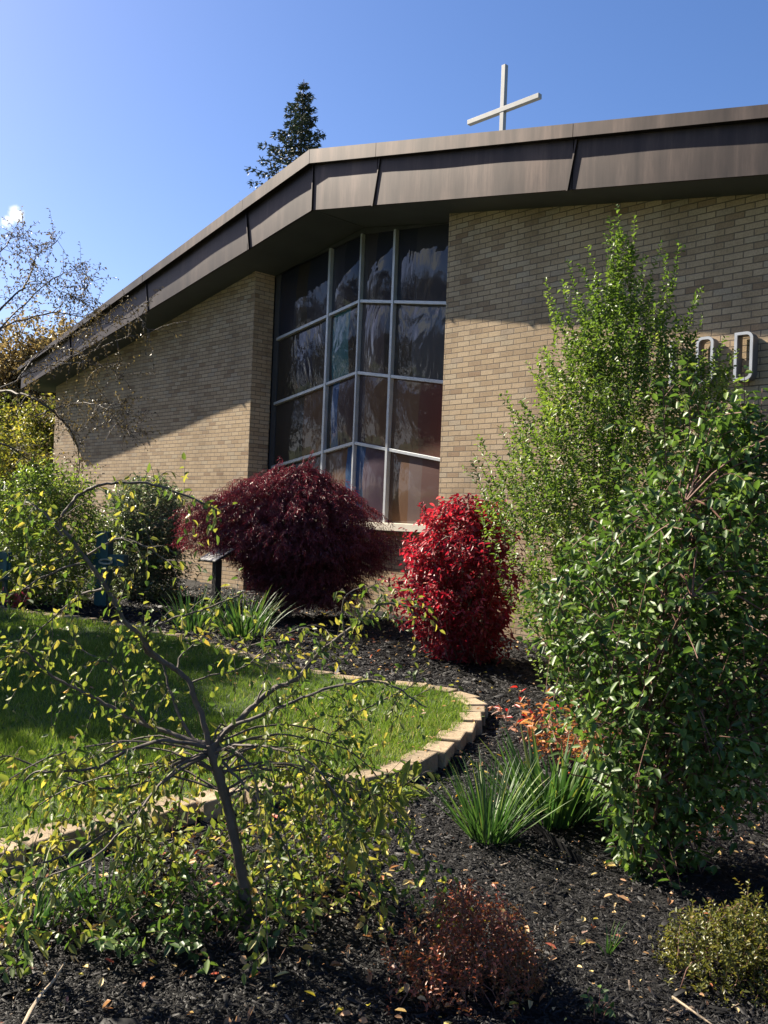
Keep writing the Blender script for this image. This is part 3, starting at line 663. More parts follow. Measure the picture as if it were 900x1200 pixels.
def env_pt(E, base, depth, n, bias=.4, dscale=.9, zmin=None):
    """random points within the envelope, more of them near its skin"""
    z = []; zs = np.linspace(E[0, 0], E[-1, 0], 200); r = np.interp(zs, E[:, 0], E[:, 2]); p = r**1.3+.02; p /= p.sum()
    z = rng.choice(zs, n, p=p)+rng.uniform(-.01, .01, n); r = np.interp(z, E[:, 0], E[:, 2]); c = np.interp(z, E[:, 0], E[:, 1])
    a = rng.uniform(0, 2*math.pi, n); f = rng.random(n)**bias
    sd = int(rng.integers(1, 99)); r = r*(1+.24*vn(a*2.2+20, z*5.5+20, 1.0, sd)+.10*vn(a*5+20, z*13+20, 1.0, sd+1))
    sx = c+r*f*np.cos(a); sy = depth+np.maximum(r, .05)*dscale*f*np.sin(a)
    x0 = EYE+RH*0; P = RH[None]*sx[:, None]+FH[None]*sy[:, None]; P[:, 2] = z
    O = RH[None]*(np.cos(a)*f)[:, None]+FH[None]*(np.sin(a)*f)[:, None]
    return P, O, f
def shrub(name, label, cat, basepx, depth, rows, ntw, tlen, spacing, size, asp, lm, wm, bias=.45, upd=.9, outd=.6, droop=.1, stems=12, dscale=.9, group=None, tw=.0012, simple=False, curl=.15, jitter=.3, extra=None, clumpvar=.55, stemr=.012, spread=.9, dens=None, svar=.4, shoots=0, shl=.3):
    base = RH*((basepx[0]-450)/FPX*depth)+FH*depth; base[2] = gz(base[0], base[1])
    pl = Plant(name, label, cat, base, group); E = env(depth, rows)
    P, O, f = env_pt(E, base, depth, ntw, bias, dscale)
    if dens is not None:
        k = rng.random(len(P)) < dens(P); P, O, f = P[k], O[k], f[k]
    clp = .5+.5*vn(P[:, 0]*3+P[:, 1]*2, P[:, 2]*3, 1.0, 11)
    sm = []
    for i in range(stems):
        k = rng.integers(len(P)); e = P[k]*.9+A([base[0], base[1], P[k][2]])*.1; st = base+A([rng.normal(0, .03), rng.normal(0, .03), -.03])
        c = curve(st, e, (rng.normal(0, .04), rng.normal(0, .04), .08*np.linalg.norm(e-st)), 9); pl.wood(c, [stemr*rng.uniform(.7, 1.2), stemr*.25], 6); sm.append(c)
    SM = np.concatenate(sm); SM = SM[SM[:, 2] > min(base[2]+.12, np.percentile(SM[:, 2], 50))]
    for i in range(len(P)):
        d = nrm(A([0, 0, upd])+O[i]*outd+rng.normal(0, jitter, 3)); L = tlen*rng.uniform(.6, 1.3)
        a = P[i]-d*L; c = curve(a, P[i], (0, 0, .06*L if upd > 0 else -.02), 5)
        if i % 6 == 0:
            q = SM[np.argmin(np.linalg.norm(SM-a, axis=1)+rng.random(len(SM))*.1)]
            if np.linalg.norm(q-a) < 1.2: pl.wood(curve(q, a, (0, 0, .04), 4), [tw*3, tw*1.6], 4)
        pl.twig_leaves(c, spacing, size, asp, droop=droop, clump=(clp[i]*clumpvar+rng.random()*(1-clumpvar)), tw=tw, spread=spread, wood=(f[i] > .5), svar=svar)
    if shoots:
        ks = np.flatnonzero(f > .8); ks = rng.choice(ks, min(shoots, len(ks)), replace=False)
        for k in ks:
            L = shl*rng.uniform(.5, 1.2); d = nrm(O[k]*outd+A([0, 0, upd*1.1])+rng.normal(0, .2, 3)); c = curve(P[k]-d*L*.3, P[k]+d*L*.75, rng.normal(0, .03*L, 3), 7)
            pl.twig_leaves(c, spacing*.85, size*.9, asp, droop=droop*.6, tw=tw*1.2, spread=spread, svar=svar)
    for e in (extra or []):
        tip = at(e[0], e[1], depth); root = at(e[2], e[3], depth); c = curve(root, tip, (rng.normal(0, .03), rng.normal(0, .03), 0), 10)
        pl.twig_leaves(c, spacing*.8, size, asp, droop=droop, tw=tw*1.5)
        for q in range(int(np.linalg.norm(tip-root)/.10)):
            t = rng.integers(0, 9); s0 = c[t]; dd = nrm(nrm(tip-root)+rng.normal(0, .5, 3)); L = .13*(1-t/10)+.05; pl.twig_leaves(curve(s0, s0+dd*L, (0, 0, 0), 4), spacing, size*.9, asp, droop=droop, tw=tw)
    return pl

G1 = [(0, (.05, .085, .016)), (.45, (.10, .16, .03)), (.8, (.17, .235, .045)), (.95, (.27, .31, .07)), (1, (.45, .40, .07))]
TALLM = leafmat('light_green_leaf', G1, .42, .44, .5)
tall = shrub('tall_shrub', 'tall light green small-leaved shrub reaching towards the roof before the right wall', 'shrub', (690, 820), 7.37,
      [(262, 712, 718), (300, 700, 733), (340, 672, 765), (380, 650, 800), (410, 636, 830), (450, 618, 852), (500, 590, 865), (550, 574, 872), (600, 578, 875), (650, 592, 865), (700, 610, 855), (760, 635, 845), (815, 670, 800)],
      3100, .27, .019, .040, .60, TALLM, TWIG, bias=.5, upd=1.0, outd=.45, stems=26, simple=False, stemr=.013, dscale=.8, shoots=190, shl=.40,
      extra=[(715, 256, 712, 400), (740, 290, 728, 420), (660, 330, 690, 470), (649, 352, 676, 470), (780, 296, 755, 430), (796, 284, 770, 420), (822, 338, 780, 450), (757, 300, 745, 420), (697, 330, 702, 450), (561, 512, 650, 640), (575, 560, 640, 660), (612, 470, 655, 590), (630, 420, 668, 540), (845, 440, 800, 540), (596, 520, 650, 600), (680, 310, 700, 420), (850, 395, 815, 500)])
tall.done(TALLM, TWIG)
G2 = [(0, (.025, .05, .014)), (.35, (.05, .095, .02)), (.65, (.10, .17, .035)), (.85, (.18, .25, .05)), (.97, (.27, .30, .06)), (1, (.6, .5, .05))]
LEAFYM = leafmat('broad_green_leaf', G2, .34, .46, .45)
leafy = shrub('leafy_shrub', 'dense dark green shrub with broad glossy leaves hanging nearly to the mulch at right', 'shrub', (767, 1025), 4.1,
      [(470, 860, 885), (490, 825, 905), (515, 785, 920), (545, 745, 935), (580, 712, 950), (610, 692, 960), (660, 660, 975), (720, 650, 980), (780, 650, 975), (830, 660, 970), (880, 680, 950), (930, 704, 895), (980, 714, 835), (1015, 728, 800)],
      1650, .24, .028, .047, .60, LEAFYM, REDTWIG, bias=.55, upd=.35, outd=.7, droop=.5, stems=20, simple=False, stemr=.011, dscale=1.0, jitter=.45, shoots=60, shl=.3, tw=.0018, spread=.8, curl=.2,
      extra=[(872, 432, 862, 600), (805, 425, 800, 560), (778, 452, 785, 580), (893, 455, 885, 600), (830, 470, 830, 600), (700, 560, 730, 690), (660, 650, 720, 760), (652, 700, 720, 800)])
for tx, ty, bx, by in [(748, 1028, 735, 900), (735, 1010, 725, 890), (765, 1000, 760, 880), (725, 960, 715, 860), (800, 985, 790, 880), (700, 900, 690, 800), (690, 850, 700, 760)]:
    c = smoothline([at(bx, by, 3.95), at((bx+tx)/2-4, (by+ty)/2, 3.9), at(tx, ty, 3.9)], 6); leafy.twig_leaves(c, .018, .05, .65, droop=.7, tw=.002)
leafy.wood(smoothline([gnd(767, 1030)-A([0, 0, .04]), at(770, 960, 4.08), at(775, 880, 4.1), at(790, 760, 4.1), at(800, 640, 4.1)], 6), [.024, .018, .010], 8)
leafy.done(LEAFYM, REDTWIG)
REDM = leafmat('crimson_leaf', [(0, (.05, .045, .02)), (.08, (.10, .018, .02)), (.4, (.22, .024, .035)), (.72, (.40, .06, .07)), (.9, (.56, .18, .17)), (1, (.5, .28, .22))], .42, .42, .4)
bb = shrub('burning_bush', 'rounded crimson burning bush at the right of the church window', 'shrub', (535, 785), 9.2,
      [(580, 520, 575), (597, 500, 596), (620, 486, 603), (650, 468, 608), (690, 462, 610), (720, 472, 608), (750, 500, 600), (776, 530, 580)],
      1150, .24, .026, .066, .52, REDM, TWIG, bias=.42, upd=.8, outd=.7, droop=.8, stems=18, dscale=.9, tw=.002, jitter=.5, shoots=70, shl=.28, simple=False, curl=.25)
bb.done(REDM, TWIG)
MAPM = leafmat('maroon_lace_leaf', [(0, (.045, .010, .016)), (.45, (.11, .022, .032)), (.8, (.19, .04, .05)), (1, (.34, .10, .10))], .3, .42, .45)
mb = gnd(342, 722)
def maple():
    depth = float((mb-EYE)@FWD)-.15; base = RH*((342-450)/FPX*depth)+FH*depth; base[2] = gz(base[0], base[1])
    pl = Plant('japanese_maple', 'low domed Japanese maple with lacy maroon leaves under the church window', 'tree', base)
    E = env(depth, [(553, 335, 375), (562, 296, 400), (578, 258, 424), (598, 226, 444), (625, 214, 458), (645, 220, 464), (662, 256, 462), (690, 292, 442), (713, 305, 420)])
    P, O, f = env_pt(E, base, depth, 5600, .42, .62); cl_ = .5+.5*vn(P[:, 0]*3+P[:, 1]*2, P[:, 2]*6, 1.0, 31)
    for i in range(16):
        k = rng.integers(len(P)); e = P[k]*.75+A([base[0], base[1], P[k][2]])*.25; pl.wood(smoothline([base-A([0, 0, .05]), base+A([rng.normal(0, .05), rng.normal(0, .05), .45]), e*.6+base*.4+A([0, 0, .5]), e], 5), [.05, .025, .008], 7)
    for i in range(len(P)):
        d = nrm(O[i]*1.2+A([0, 0, -.12])+rng.normal(0, .25, 3)); L = rng.uniform(.14, .34); c = curve(P[i]-d*L+A([0, 0, .04]), P[i], (0, 0, .03), 5)
        pl.twig_leaves(c, .013, .058, .17, droop=.55, tw=.0012, spread=.8, clump=.6*cl_[i]+.4*rng.random(), wood=(i % 3 == 0))
    pl.done(MAPM, BARK, 'crown', 'trunk', simple=True, curl=.15, fold=.1)
maple()
GG = leafmat('grey_green_leaf', [(0, (.06, .085, .04)), (.5, (.13, .17, .08)), (.85, (.22, .26, .14)), (1, (.3, .32, .2))], .3, .4, .6)
shrub('grey_shrub', 'dull grey-green rounded shrub between the teal cross and the brick wall', 'shrub', (170, 702), 13.2,
      [(556, 150, 195), (575, 128, 215), (610, 114, 224), (650, 112, 228), (690, 118, 225), (704, 130, 215)], 1700, .28, .035, .07, .45, GG, TWIG, bias=.4, upd=.8, outd=.6, droop=.3, tw=.002, stems=12, simple=True).done(GG, TWIG, simple=True)
LG = leafmat('yellowish_green_leaf', [(0, (.06, .10, .018)), (.4, (.14, .21, .04)), (.8, (.27, .33, .07)), (1, (.5, .48, .12))], .4, .4, .5)
shrub('green_shrub', 'bushy bright green shrub at the far left, before the building corner', 'shrub', (45, 712), 12.0,
      [(540, 30, 75), (560, 0, 105), (600, -30, 118), (650, -50, 120), (695, -50, 112), (712, -30, 90)], 1700, .32, .035, .065, .5, LG, TWIG, bias=.42, upd=.8, outd=.6, droop=.3, tw=.002, stems=16, simple=True, shoots=80, shl=.5).done(LG, TWIG, simple=True)

# ---- the weeping tree in the foreground
WEEPM = leafmat('weeping_leaf', [(0, (.045, .08, .018)), (.3, (.085, .14, .028)), (.55, (.17, .20, .04)), (.78, (.34, .31, .07)), (.94, (.48, .39, .09)), (1, (.5, .27, .08))], .42, .5, .4)
def weeping():
    base = gnd(290, 1092); D0 = float((base-EYE)@FWD)
    pl = Plant('weeping_tree', 'small weeping tree with dark twisted trunk and yellowing leaves over the lawn edge', 'tree', base)
    T = lambda pts, dz=0: smoothline([at(x, y, D0+(q[0] if q else dz)) for x, y, *q in pts], 6)
    trunk = smoothline([base-A([0, 0, .05]), at(286, 1040, D0), at(279, 1000, D0-.01), at(268, 950, D0), at(256, 905, D0), at(247, 872, D0)], 6)
    pl.wood(trunk, [.026, .019, .018, .021], 9)
    main = [
     ([(250, 878), (262, 862), (285, 842), (305, 822), (328, 806), (352, 794), (378, 768), (405, 745), (430, 722), (447, 712), (470, 712), (486, 728)], .013, .15),
     ([(250, 876), (270, 852), (300, 838), (330, 828), (370, 814), (410, 802), (450, 800), (480, 812), (505, 826)], .008, -.1),
     ([(246, 876), (240, 850), (229, 820), (224, 800), (207, 786), (190, 775), (165, 748), (143, 727), (120, 690), (97, 660), (75, 630), (62, 608), (80, 584), (103, 568), (133, 562), (165, 563), (200, 574), (235, 590), (255, 600)], .0115, -.1),
     ([(244, 874), (205, 862), (172, 850), (150, 838), (125, 822), (95, 806), (60, 787), (30, 765), (8, 775)], .010, .1),
     ([(246, 872), (222, 862), (208, 835), (196, 808), (188, 780), (170, 765), (160, 745)], .008, .2),
     ([(244, 876), (200, 868), (150, 880), (105, 905), (60, 908), (38, 912), (8, 945)], .008, -.25),
     ([(243, 882), (205, 893), (165, 917), (115, 920), (60, 898), (20, 885), (-10, 895)], .007, .05),
     ([(242, 886), (205, 905), (175, 930), (140, 962), (100, 987), (60, 1002), (20, 1012), (-15, 1030)], .007, -.35),
     ([(242, 884), (210, 897), (185, 920), (150, 968), (110, 1005), (55, 1030), (0, 1060)], .006, -.5),
     ([(240, 884), (215, 890), (190, 905), (170, 940), (120, 975), (60, 985)], .006, .2),
     ([(248, 880), (275, 905), (300, 930), (325, 965), (345, 1010)], .007, -.15),
     ([(250, 878), (270, 880), (300, 900), (340, 905), (367, 900), (393, 863), (427, 837), (465, 818), (500, 800)], .006, .1),
     ([(252, 880), (285, 872), (330, 880), (375, 905), (400, 950), (410, 1000)], .006, -.3),
     ([(190, 775), (168, 762), (180, 738), (205, 725), (240, 716), (280, 702), (305, 697)], .006, -.1),
     ([(97, 660), (60, 668), (20, 690), (-10, 715)], .005, -.15), ([(120, 690), (95, 700), (60, 730), (20, 770)], .005, .1),
     ([(75, 630), (50, 600), (30, 592), (10, 600), (-10, 625)], .005, .1), ([(103, 650), (140, 632), (175, 640), (200, 660)], .005, -.1),
     ([(405, 745), (402, 725), (405, 700), (425, 690), (440, 700)], .004, .0), ([(352, 794), (340, 770), (330, 745), (360, 728), (395, 735)], .004, .1),
     ([(300, 825), (310, 790), (290, 765), (300, 745)], .004, .1), ([(172, 850), (150, 820), (140, 790), (110, 770), (70, 750)], .005, -.1),
     ([(224, 800), (250, 790), (285, 780), (310, 765)], .004, .0), ([(207, 786), (215, 765), (245, 745), (265, 735)], .004, .1),
     ([(395, 1020), (420, 985), (450, 950), (475, 918), (486, 905)], .004, -.25)]
    lines = []
    for pts, r, dz in main:
        n = len(pts); P = smoothline([at(x, y, D0+dz*min(1, i/(n*.5))) for i, (x, y) in enumerate(pts)], 6)
        P[3:] += np.cumsum(rng.normal(0, .0022, (len(P)-3, 3)), 0); pl.wood(P, [r, r*.62, r*.28], 7); lines.append((P, r))
    # skirt of arching, drooping branches
    for i in range(25):
        a = rng.uniform(-.5, math.pi+.5) if i % 5 else rng.uniform(0, 2*math.pi); R_ = rng.uniform(.25, .9); drop = rng.uniform(.55, 1.0); s0 = trunk[-1-rng.integers(0, 11)]
        o = RH*math.cos(a)*1.15+FH*math.sin(a)*.8; e = s0+o*R_; e[2] = max(s0[2]*(1-drop), gz(e[0], e[1])+.04)
        P = smoothline([s0, s0+o*R_*.35+A([0, 0, .05]), s0+o*R_*.75+A([0, 0, -.10*drop]), e], 6); P[2:] += np.cumsum(rng.normal(0, .003, (len(P)-2, 3)), 0)
        pl.wood(P, [.005, .003, .0012], 5); lines.append((P, .0015))
    # hanging leafy twigs
    for P, r in lines:
        L = np.linalg.norm(np.diff(P, axis=0), axis=1).sum(); low = P[-1][2] < .75
        nt_ = int(L/(.026 if (r > .002 and not low) else .040))
        for j in range(nt_):
            f = rng.uniform(.26 if r > .002 else .45, 1); i = min(int(f*(len(P)-1)), len(P)-2); s0 = P[i]; t = nrm(P[i+1]-P[i])
            side = nrm(t*.5+rng.normal(0, .6, 3)+A([0, 0, .1])); l = rng.uniform(.05, .26) if not low else rng.uniform(.05, .2)
            e = s0+side*l*.75+A([0, 0, -l*rng.uniform(-.1, .7)]); e[2] = max(e[2], gz(e[0], e[1])+.02)
            c = smoothline([s0, s0+side*l*.4+A([0, 0, .0]), e], 4)
            cl = rng.beta(.8, 1.0)
            pl.twig_leaves(c, .028, .037 if low else .030, .54, droop=.3, tw=.0011, clump=cl, rvar=.5, svar=.4, spread=.7)
    # long bare hanging whips
    for x, y, l in [(78, 690, 130), (92, 690, 60), (62, 700, 250), (335, 800, 130), (350, 795, 150), (395, 800, 110), (262, 720, 120), (55, 905, 60)]:
        s0 = at(x, y, D0-.05); e = at(x+rng.normal(0, 6), y+l, D0-.05); pl.twig_leaves(smoothline([s0, (s0+e)/2+rng.normal(0, .01, 3), e], 5), .075, .038, .5, droop=.6, tw=.0010, clump=.55)
    # the big-leaved yellow shoot on the right
    P = lines[len(main)-1][0]; pl.twig_leaves(P, .020, .105, .40, droop=.15, tw=.002, clump=.72, rvar=.35, spread=.8)
    pl.done(WEEPM, BARK, 'foliage', 'trunk', curl=.25)
weeping()

# ---- strap-leaved clumps
def blades(name, label, px, n, h, w_, m, lean=.5, spread=.09, cat='plant', group=None, droop=.5):
    base = gnd(*px); o = thing(name, label, cat, group); V = []; F = []; R = []; k = 0; ns = 7
    for i in range(n):
        a = rng.uniform(0, 6.28); ou = A([math.cos(a), math.sin(a), 0]); r = spread*math.sqrt(rng.random()); L = h*rng.uniform(.6, 1.1); ln = lean*rng.uniform(.15, 1.0); dr = droop*rng.uniform(.2, 1.2)
        S = A([-ou[1], ou[0], 0]); p = base+ou*r+A([0, 0, -.01]); d = nrm(A([0, 0, 1])+ou*ln); tw = rng.normal(0, .5); S = nrm(S*math.cos(tw)+ou*math.sin(tw)); rr = rng.random()
        for j in range(ns):
            t = j/(ns-1); ww = w_*.5*rng.uniform(.95, 1.05)*(1-t**2.2)*(.7+.6*t if t < .5 else 1) + .0004
            Nn = nrm(np.cross(S, d)); V += [p-S*ww+Nn*ww*.35, p.copy(), p+S*ww+Nn*ww*.35]; R += [min(1, rr*.75+.25*t*(rr > .8))]*3
            p = p+d*L/(ns-1); d = nrm(d+ou*dr*.22*(.3+t)+A([0, 0, -dr*.16*t]))
            if p[2] < gz(p[0], p[1])+.01: p[2] = gz(p[0], p[1])+.012
        for j in range(ns-1):
            q = k+j*3; F += [(q, q+1, q+4, q+3), (q+1, q+2, q+5, q+4)]
        k += ns*3
    mesh('leaf_blades', A(V), [A(F)], m, o, rnd=A(R)); rebase(o, base); return o
BL = leafmat('strap_leaf', [(0, (.03, .07, .02)), (.5, (.065, .13, .03)), (.85, (.12, .19, .045)), (.95, (.3, .32, .07)), (1, (.55, .38, .08))], .3, .5, .4)
blades('daylily_clump', 'arching clump of narrow dark green leaves in the mulch before the stone edging', (572, 985), 150, .42, .011, BL, 1.1, .09, group='strap-leaved clumps in the mulch')
blades('iris_clump', 'upright clump of broad sword leaves beside the narrow-leaved clump', (640, 962), 110, .47, .026, BL, 1.0, .15, group='strap-leaved clumps in the mulch', droop=.45)
blades('iris_clump', 'shorter sword-leaved clump against the hanging leafy shrub', (668, 962), 46, .40, .032, BL, .75, .10, group='strap-leaved clumps in the mulch', droop=.3)
blades('daylily_clump', 'broad dark green daylily clump behind the lawn, in front of the maple', (285, 748), 120, .62, .026, BL, .9, .22, group='daylilies behind the lawn', droop=.9)
blades('daylily_clump', 'smaller daylily clump left of the plaque post', (222, 738), 80, .55, .022, BL, .8, .18, group='daylilies behind the lawn', droop=.8)
blades('grass_tuft', 'loose tuft of grassy leaves under the weeping tree at the left edge', (35, 1085), 46, .30, .010, BL, .9, .10, group='tufts at the bottom left', droop=.7)
blades('grass_tuft', 'leafy green tuft nearer the weeping trunk at lower left', (120, 1060), 40, .26, .012, BL, .9, .12, group='tufts at the bottom left', droop=.6)
blades('grass_tuft', 'thin grass tuft alone in mulch between the low spireas', (712, 1118), 14, .13, .005, BL, .9, .02, droop=.8)
# ---- low spireas and small shoots
SPR = leafmat('russet_spirea_leaf', [(0, (.05, .045, .018)), (.35, (.12, .075, .025)), (.6, (.22, .075, .035)), (.85, (.44, .12, .07)), (1, (.6, .38, .18))], .3, .4, .5)
shrub('russet_spirea', 'low twiggy spirea with tiny russet and red leaves at the bottom centre', 'shrub', (585, 1205), 3.0,
      [(1040, 530, 600), (1070, 500, 645), (1105, 472, 668), (1150, 462, 682), (1190, 460, 690), (1215, 475, 680)], 760, .09, .0075, .017, .55, SPR, REDTWIG, bias=.5, upd=.9, outd=.5, droop=0, stems=16, tw=.0008, stemr=.002, simple=True,
      extra=[(612, 1062, 600, 1130), (540, 1040, 550, 1120), (655, 1085, 640, 1140)]).done(SPR, REDTWIG, simple=True)
SPY = leafmat('olive_spirea_leaf', [(0, (.045, .055, .012)), (.45, (.10, .11, .02)), (.8, (.2, .17, .035)), (1, (.42, .26, .1))], .35, .4, .5)
shrub('olive_spirea', 'low olive-yellow spirea filling the bottom right corner', 'shrub', (860, 1190), 3.15,
      [(1058, 870, 925), (1085, 810, 950), (1120, 792, 985), (1160, 800, 1000), (1200, 812, 1000), (1225, 835, 980)], 1200, .09, .0068, .018, .55, SPY, REDTWIG, bias=.5, upd=.9, outd=.5, droop=0, stems=18, tw=.0008, stemr=.002, simple=True,
      extra=[(893, 1045, 888, 1120), (868, 1058, 870, 1130), (800, 1075, 820, 1130)]).done(SPY, REDTWIG, simple=True)
ORM = leafmat('autumn_peony_leaf', [(0, (.06, .05, .02)), (.3, (.16, .06, .035)), (.5, (.38, .15, .07)), (.7, (.5, .22, .08)), (.85, (.20, .18, .05)), (.93, (.55, .33, .10)), (1, (.55, .10, .08))], .35, .45, .4)
def perennials(name, label, px, n, h, size, asp, m, lean=.6, sp=.1, spacing=.04, cat='plant', clump=None, droop=.3):
    base = gnd(*px); pl = Plant(name, label, cat, base)
    for i in range(n):
        a = rng.uniform(0, 6.28); o = A([math.cos(a), math.sin(a), 0]); st = base+o*sp*rng.random()+A([0, 0, -.01]); L = h*rng.uniform(.5, 1.1); e = st+o*L*lean*rng.uniform(.2, 1)+A([0, 0, L])
        c = curve(st, e, (0, 0, .03), 6); pl.twig_leaves(c, spacing, size, asp, droop=droop, start=.3, tw=.0018, clump=clump, wood=n > 8)
        if n <= 8: q = MB(); q.tube(c, [.0026, .0012], 5); q.build('stem', REDTWIG, pl.root, smooth=True)
    pl.done(m, REDTWIG)
perennials('autumn_perennial', 'orange and rust coloured fading perennial tucked against the leafy shrub', (660, 893), 34, .36, .06, .34, ORM, 1.0, .26, .024)
perennials('autumn_perennial', 'few crimson leaf shoots standing in mulch beside the tip of the lawn', (618, 855), 5, .26, .085, .3, leafmat('crimson_shoot', [(0, (.3, .03, .03)), (1, (.6, .10, .08))], .35), .9, .15, .05)
perennials('leafy_weed', 'bright green weed at the corner of the edging blocks', (478, 938), 14, .10, .045, .35, TALLM, 1.2, .07, .018, clump=.9)
perennials('leafy_weed', 'small green sprig in mulch left of the russet spirea', (492, 1072), 5, .10, .028, .5, TALLM, 1.2, .06, .02, clump=.7)
perennials('leafy_weed', 'small green seedling at the bottom edge right of the russet spirea', (700, 1192), 6, .09, .03, .5, LEAFYM, .9, .03, .02)
perennials('flower_patch', 'small pinkish red flowering plant behind the lawn at far left', (22, 716), 8, .28, .07, .6, leafmat('pink_bloom', [(0, (.06, .11, .03)), (.4, (.5, .08, .10)), (1, (.62, .2, .2))], .3), .5, .1, .04)
perennials('groundcover_plant', 'low green leafy groundcover around the foot of the weeping tree', (255, 1110), 40, .16, .04, .6, LEAFYM, 1.6, .26, .022)
perennials('groundcover_plant', 'patch of green leaves below the weeping branches at lower left', (165, 1085), 34, .18, .04, .55, LEAFYM, 1.6, .25, .022, clump=.6)
perennials('groundcover_plant', 'leafy green and yellow sprigs at the extreme lower left, among the grass tufts', (60, 1110), 26, .17, .045, .5, WEEPM, 1.6, .22, .024)
perennials('groundcover_plant', 'yellowing sprigs spreading right of the weeping trunk', (370, 1070), 34, .22, .045, .5, WEEPM, 1.5, .26, .024)
perennials('groundcover_plant', 'yellow and green sprigs between the trunk and the edging blocks', (215, 1010), 30, .24, .045, .5, WEEPM, 1.4, .26, .024)
perennials('dry_perennial', 'dried brown perennial stalks in shade under the leafy shrub', (818, 985), 18, .28, .035, .4, ORM, .8, .18, .05, clump=.12)
WH = leafmat('white_petal', [(0, (.6, .6, .56)), (1, (.8, .8, .76))], .3)
lv = Leaves(); 
for x, y in [(27, 638), (8, 680), (35, 646), (12, 688), (55, 636), (100, 592), (40, 700), (64, 706)]:
    p = at(x, y, 10.5); 
    for k in range(5): a = k*1.26; lv.add([p], [RIGHT*math.cos(a)+UP*math.sin(a)-FWD*.3], [-FWD], .05, .045, rng.random())
# ------------------------------------------------------------------ larger trees
def grow(pl, s, d, L, r, lev, tips, bend=.25, up=.15, kids=3, ang=.6):
    n = 5; P = [s]; dd = d
    for i in range(n): dd = nrm(dd+rng.normal(0, bend*.35, 3)+A([0, 0, up*.25])); P.append(P[-1]+dd*L/n)
    P = A(P); pl.wood(P, [r, r*.6], 7 if r > .03 else 4)
    if lev == 0: tips.append(P); return
    for k in range(kids):
        i = rng.integers(2, n+1) if k else n; o = nrm(dd+rng.normal(0, ang, 3)); grow(pl, P[i], o, L*rng.uniform(.6, .82), r*.52, lev-1, tips, bend, up, kids, ang)
def broad(name, label, base, H, lm, lv_, size, spacing, group=None, kids=3, first=.35, r=.16, ang=.6, lean=(0, 0, 0), simple=True, tlen=.5, up=.15, extra=None, ntw=2, clumpc=None, cat='tree'):
    base = A([base[0], base[1], float(gz(base[0], base[1]))]); pl = Plant(name, label, cat, base, group); tips = []
    top = base+A([0, 0, H*first])+A(lean)*.3; pl.wood(smoothline([base-A([0, 0, .2]), base+(top-base)*.5+rng.normal(0, .06, 3), top], 5), [r*1.25, r, r*.8], 9)
    for k in range(kids+2): grow(pl, top-A([0, 0, rng.uniform(0, H*.1)]), nrm(rng.normal(0, .75, 3)*A([1, 1, .3])+A([0, 0, .8])+A(lean)*.3), H*.26, r*.55, lv_, tips, .3, up, kids, ang)
    for P in tips:
        for q in range(ntw):
            i = rng.integers(1, len(P)); e = P[i]+nrm(rng.normal(0, 1, 3)+A([0, 0, -.1]))*tlen*rng.uniform(.4, 1); pl.twig_leaves(curve(P[i], e, (0, 0, .03), 4), spacing, size, .55, tw=.003, clump=clumpc)
        pl.twig_leaves(P, spacing, size, .55, tw=.003, clump=clumpc, wood=False)
    if extra: extra(pl)
    pl.done(lm, BARK, 'crown', 'trunk', simple=simple)
SM = leafmat('small_autumn_leaf', [(0, (.035, .03, .02)), (.4, (.07, .055, .03)), (.7, (.13, .10, .04)), (.9, (.3, .22, .05)), (1, (.3, .15, .06))], .35, .45, .4)
GOLD = leafmat('golden_brown_leaf', [(0, (.09, .07, .035)), (.5, (.19, .14, .065)), (.85, (.30, .23, .09)), (1, (.42, .34, .12))], .4, .5, .3)
OLIVE = leafmat('olive_green_leaf', [(0, (.05, .06, .015)), (.4, (.13, .15, .03)), (.75, (.28, .25, .05)), (1, (.4, .34, .06))], .4, .5, .3)
def arch(pl):
    D = 12.3
    arcs = [([(-60, 500), (-10, 462), (25, 462), (50, 473), (73, 493), (88, 515), (93, 545), (90, 575)], .022), ([(40, 488), (63, 480), (90, 473), (117, 475), (143, 497), (153, 512)], .013), ([(117, 475), (135, 474), (152, 486)], .006),
            ([(-60, 430), (0, 363), (30, 333), (43, 300), (67, 282)], .020), ([(-40, 420), (0, 385), (60, 367), (100, 372), (113, 364)], .016), ([(-40, 320), (-5, 300), (15, 278), (30, 280)], .012),
            ([(0, 385), (40, 345), (70, 322), (95, 318), (108, 330)], .010), ([(-40, 480), (20, 445), (60, 428), (110, 410), (150, 395)], .012), ([(60, 428), (95, 425), (130, 432), (145, 441)], .008), ([(60, 367), (80, 350), (100, 335)], .006),
            ([(-60, 540), (0, 520), (40, 545), (58, 570)], .018), ([(30, 333), (50, 330), (80, 345), (110, 360)], .007), ([(20, 445), (45, 415), (80, 395), (120, 380), (160, 372), (175, 390)], .009)]
    for pts, r in arcs:
        n = len(pts); P = smoothline([at(x, y, D+.6*math.sin(i+len(pts))) for i, (x, y) in enumerate(pts)], 6); P += rng.normal(0, .008, P.shape); pl.wood(P, [r, r*.6, r*.25], 6)
        # join to the hub outside the frame
        hub = at(-330, 420, 12.8); pl.wood(curve(hub, P[0], (0, 0, .3), 7), [r*1.8, r], 6) if pts[0][0] < -30 else None
        for j in range(int(len(P)*2.3)):
            i = rng.integers(len(P)//4, len(P)); dn = nrm(rng.normal(0, 1, 3)+A([0, 0, -.2])); L = rng.uniform(.12, .5)
            pl.twig_leaves(curve(P[i], P[i]+dn*L, (0, 0, .03), 4), .05, .048, .5, tw=.0025, start=.3, clump=rng.random()*.7)
broad('overhanging_tree', 'thin-leaved autumn tree whose arching twigs reach in from the left edge', (-14.4, 1.5), 6.2, SM, 3, .10, .05, kids=4, first=.50, r=.13, ang=.75, lean=(0, 0, 0), tlen=.7, extra=arch, ntw=16)
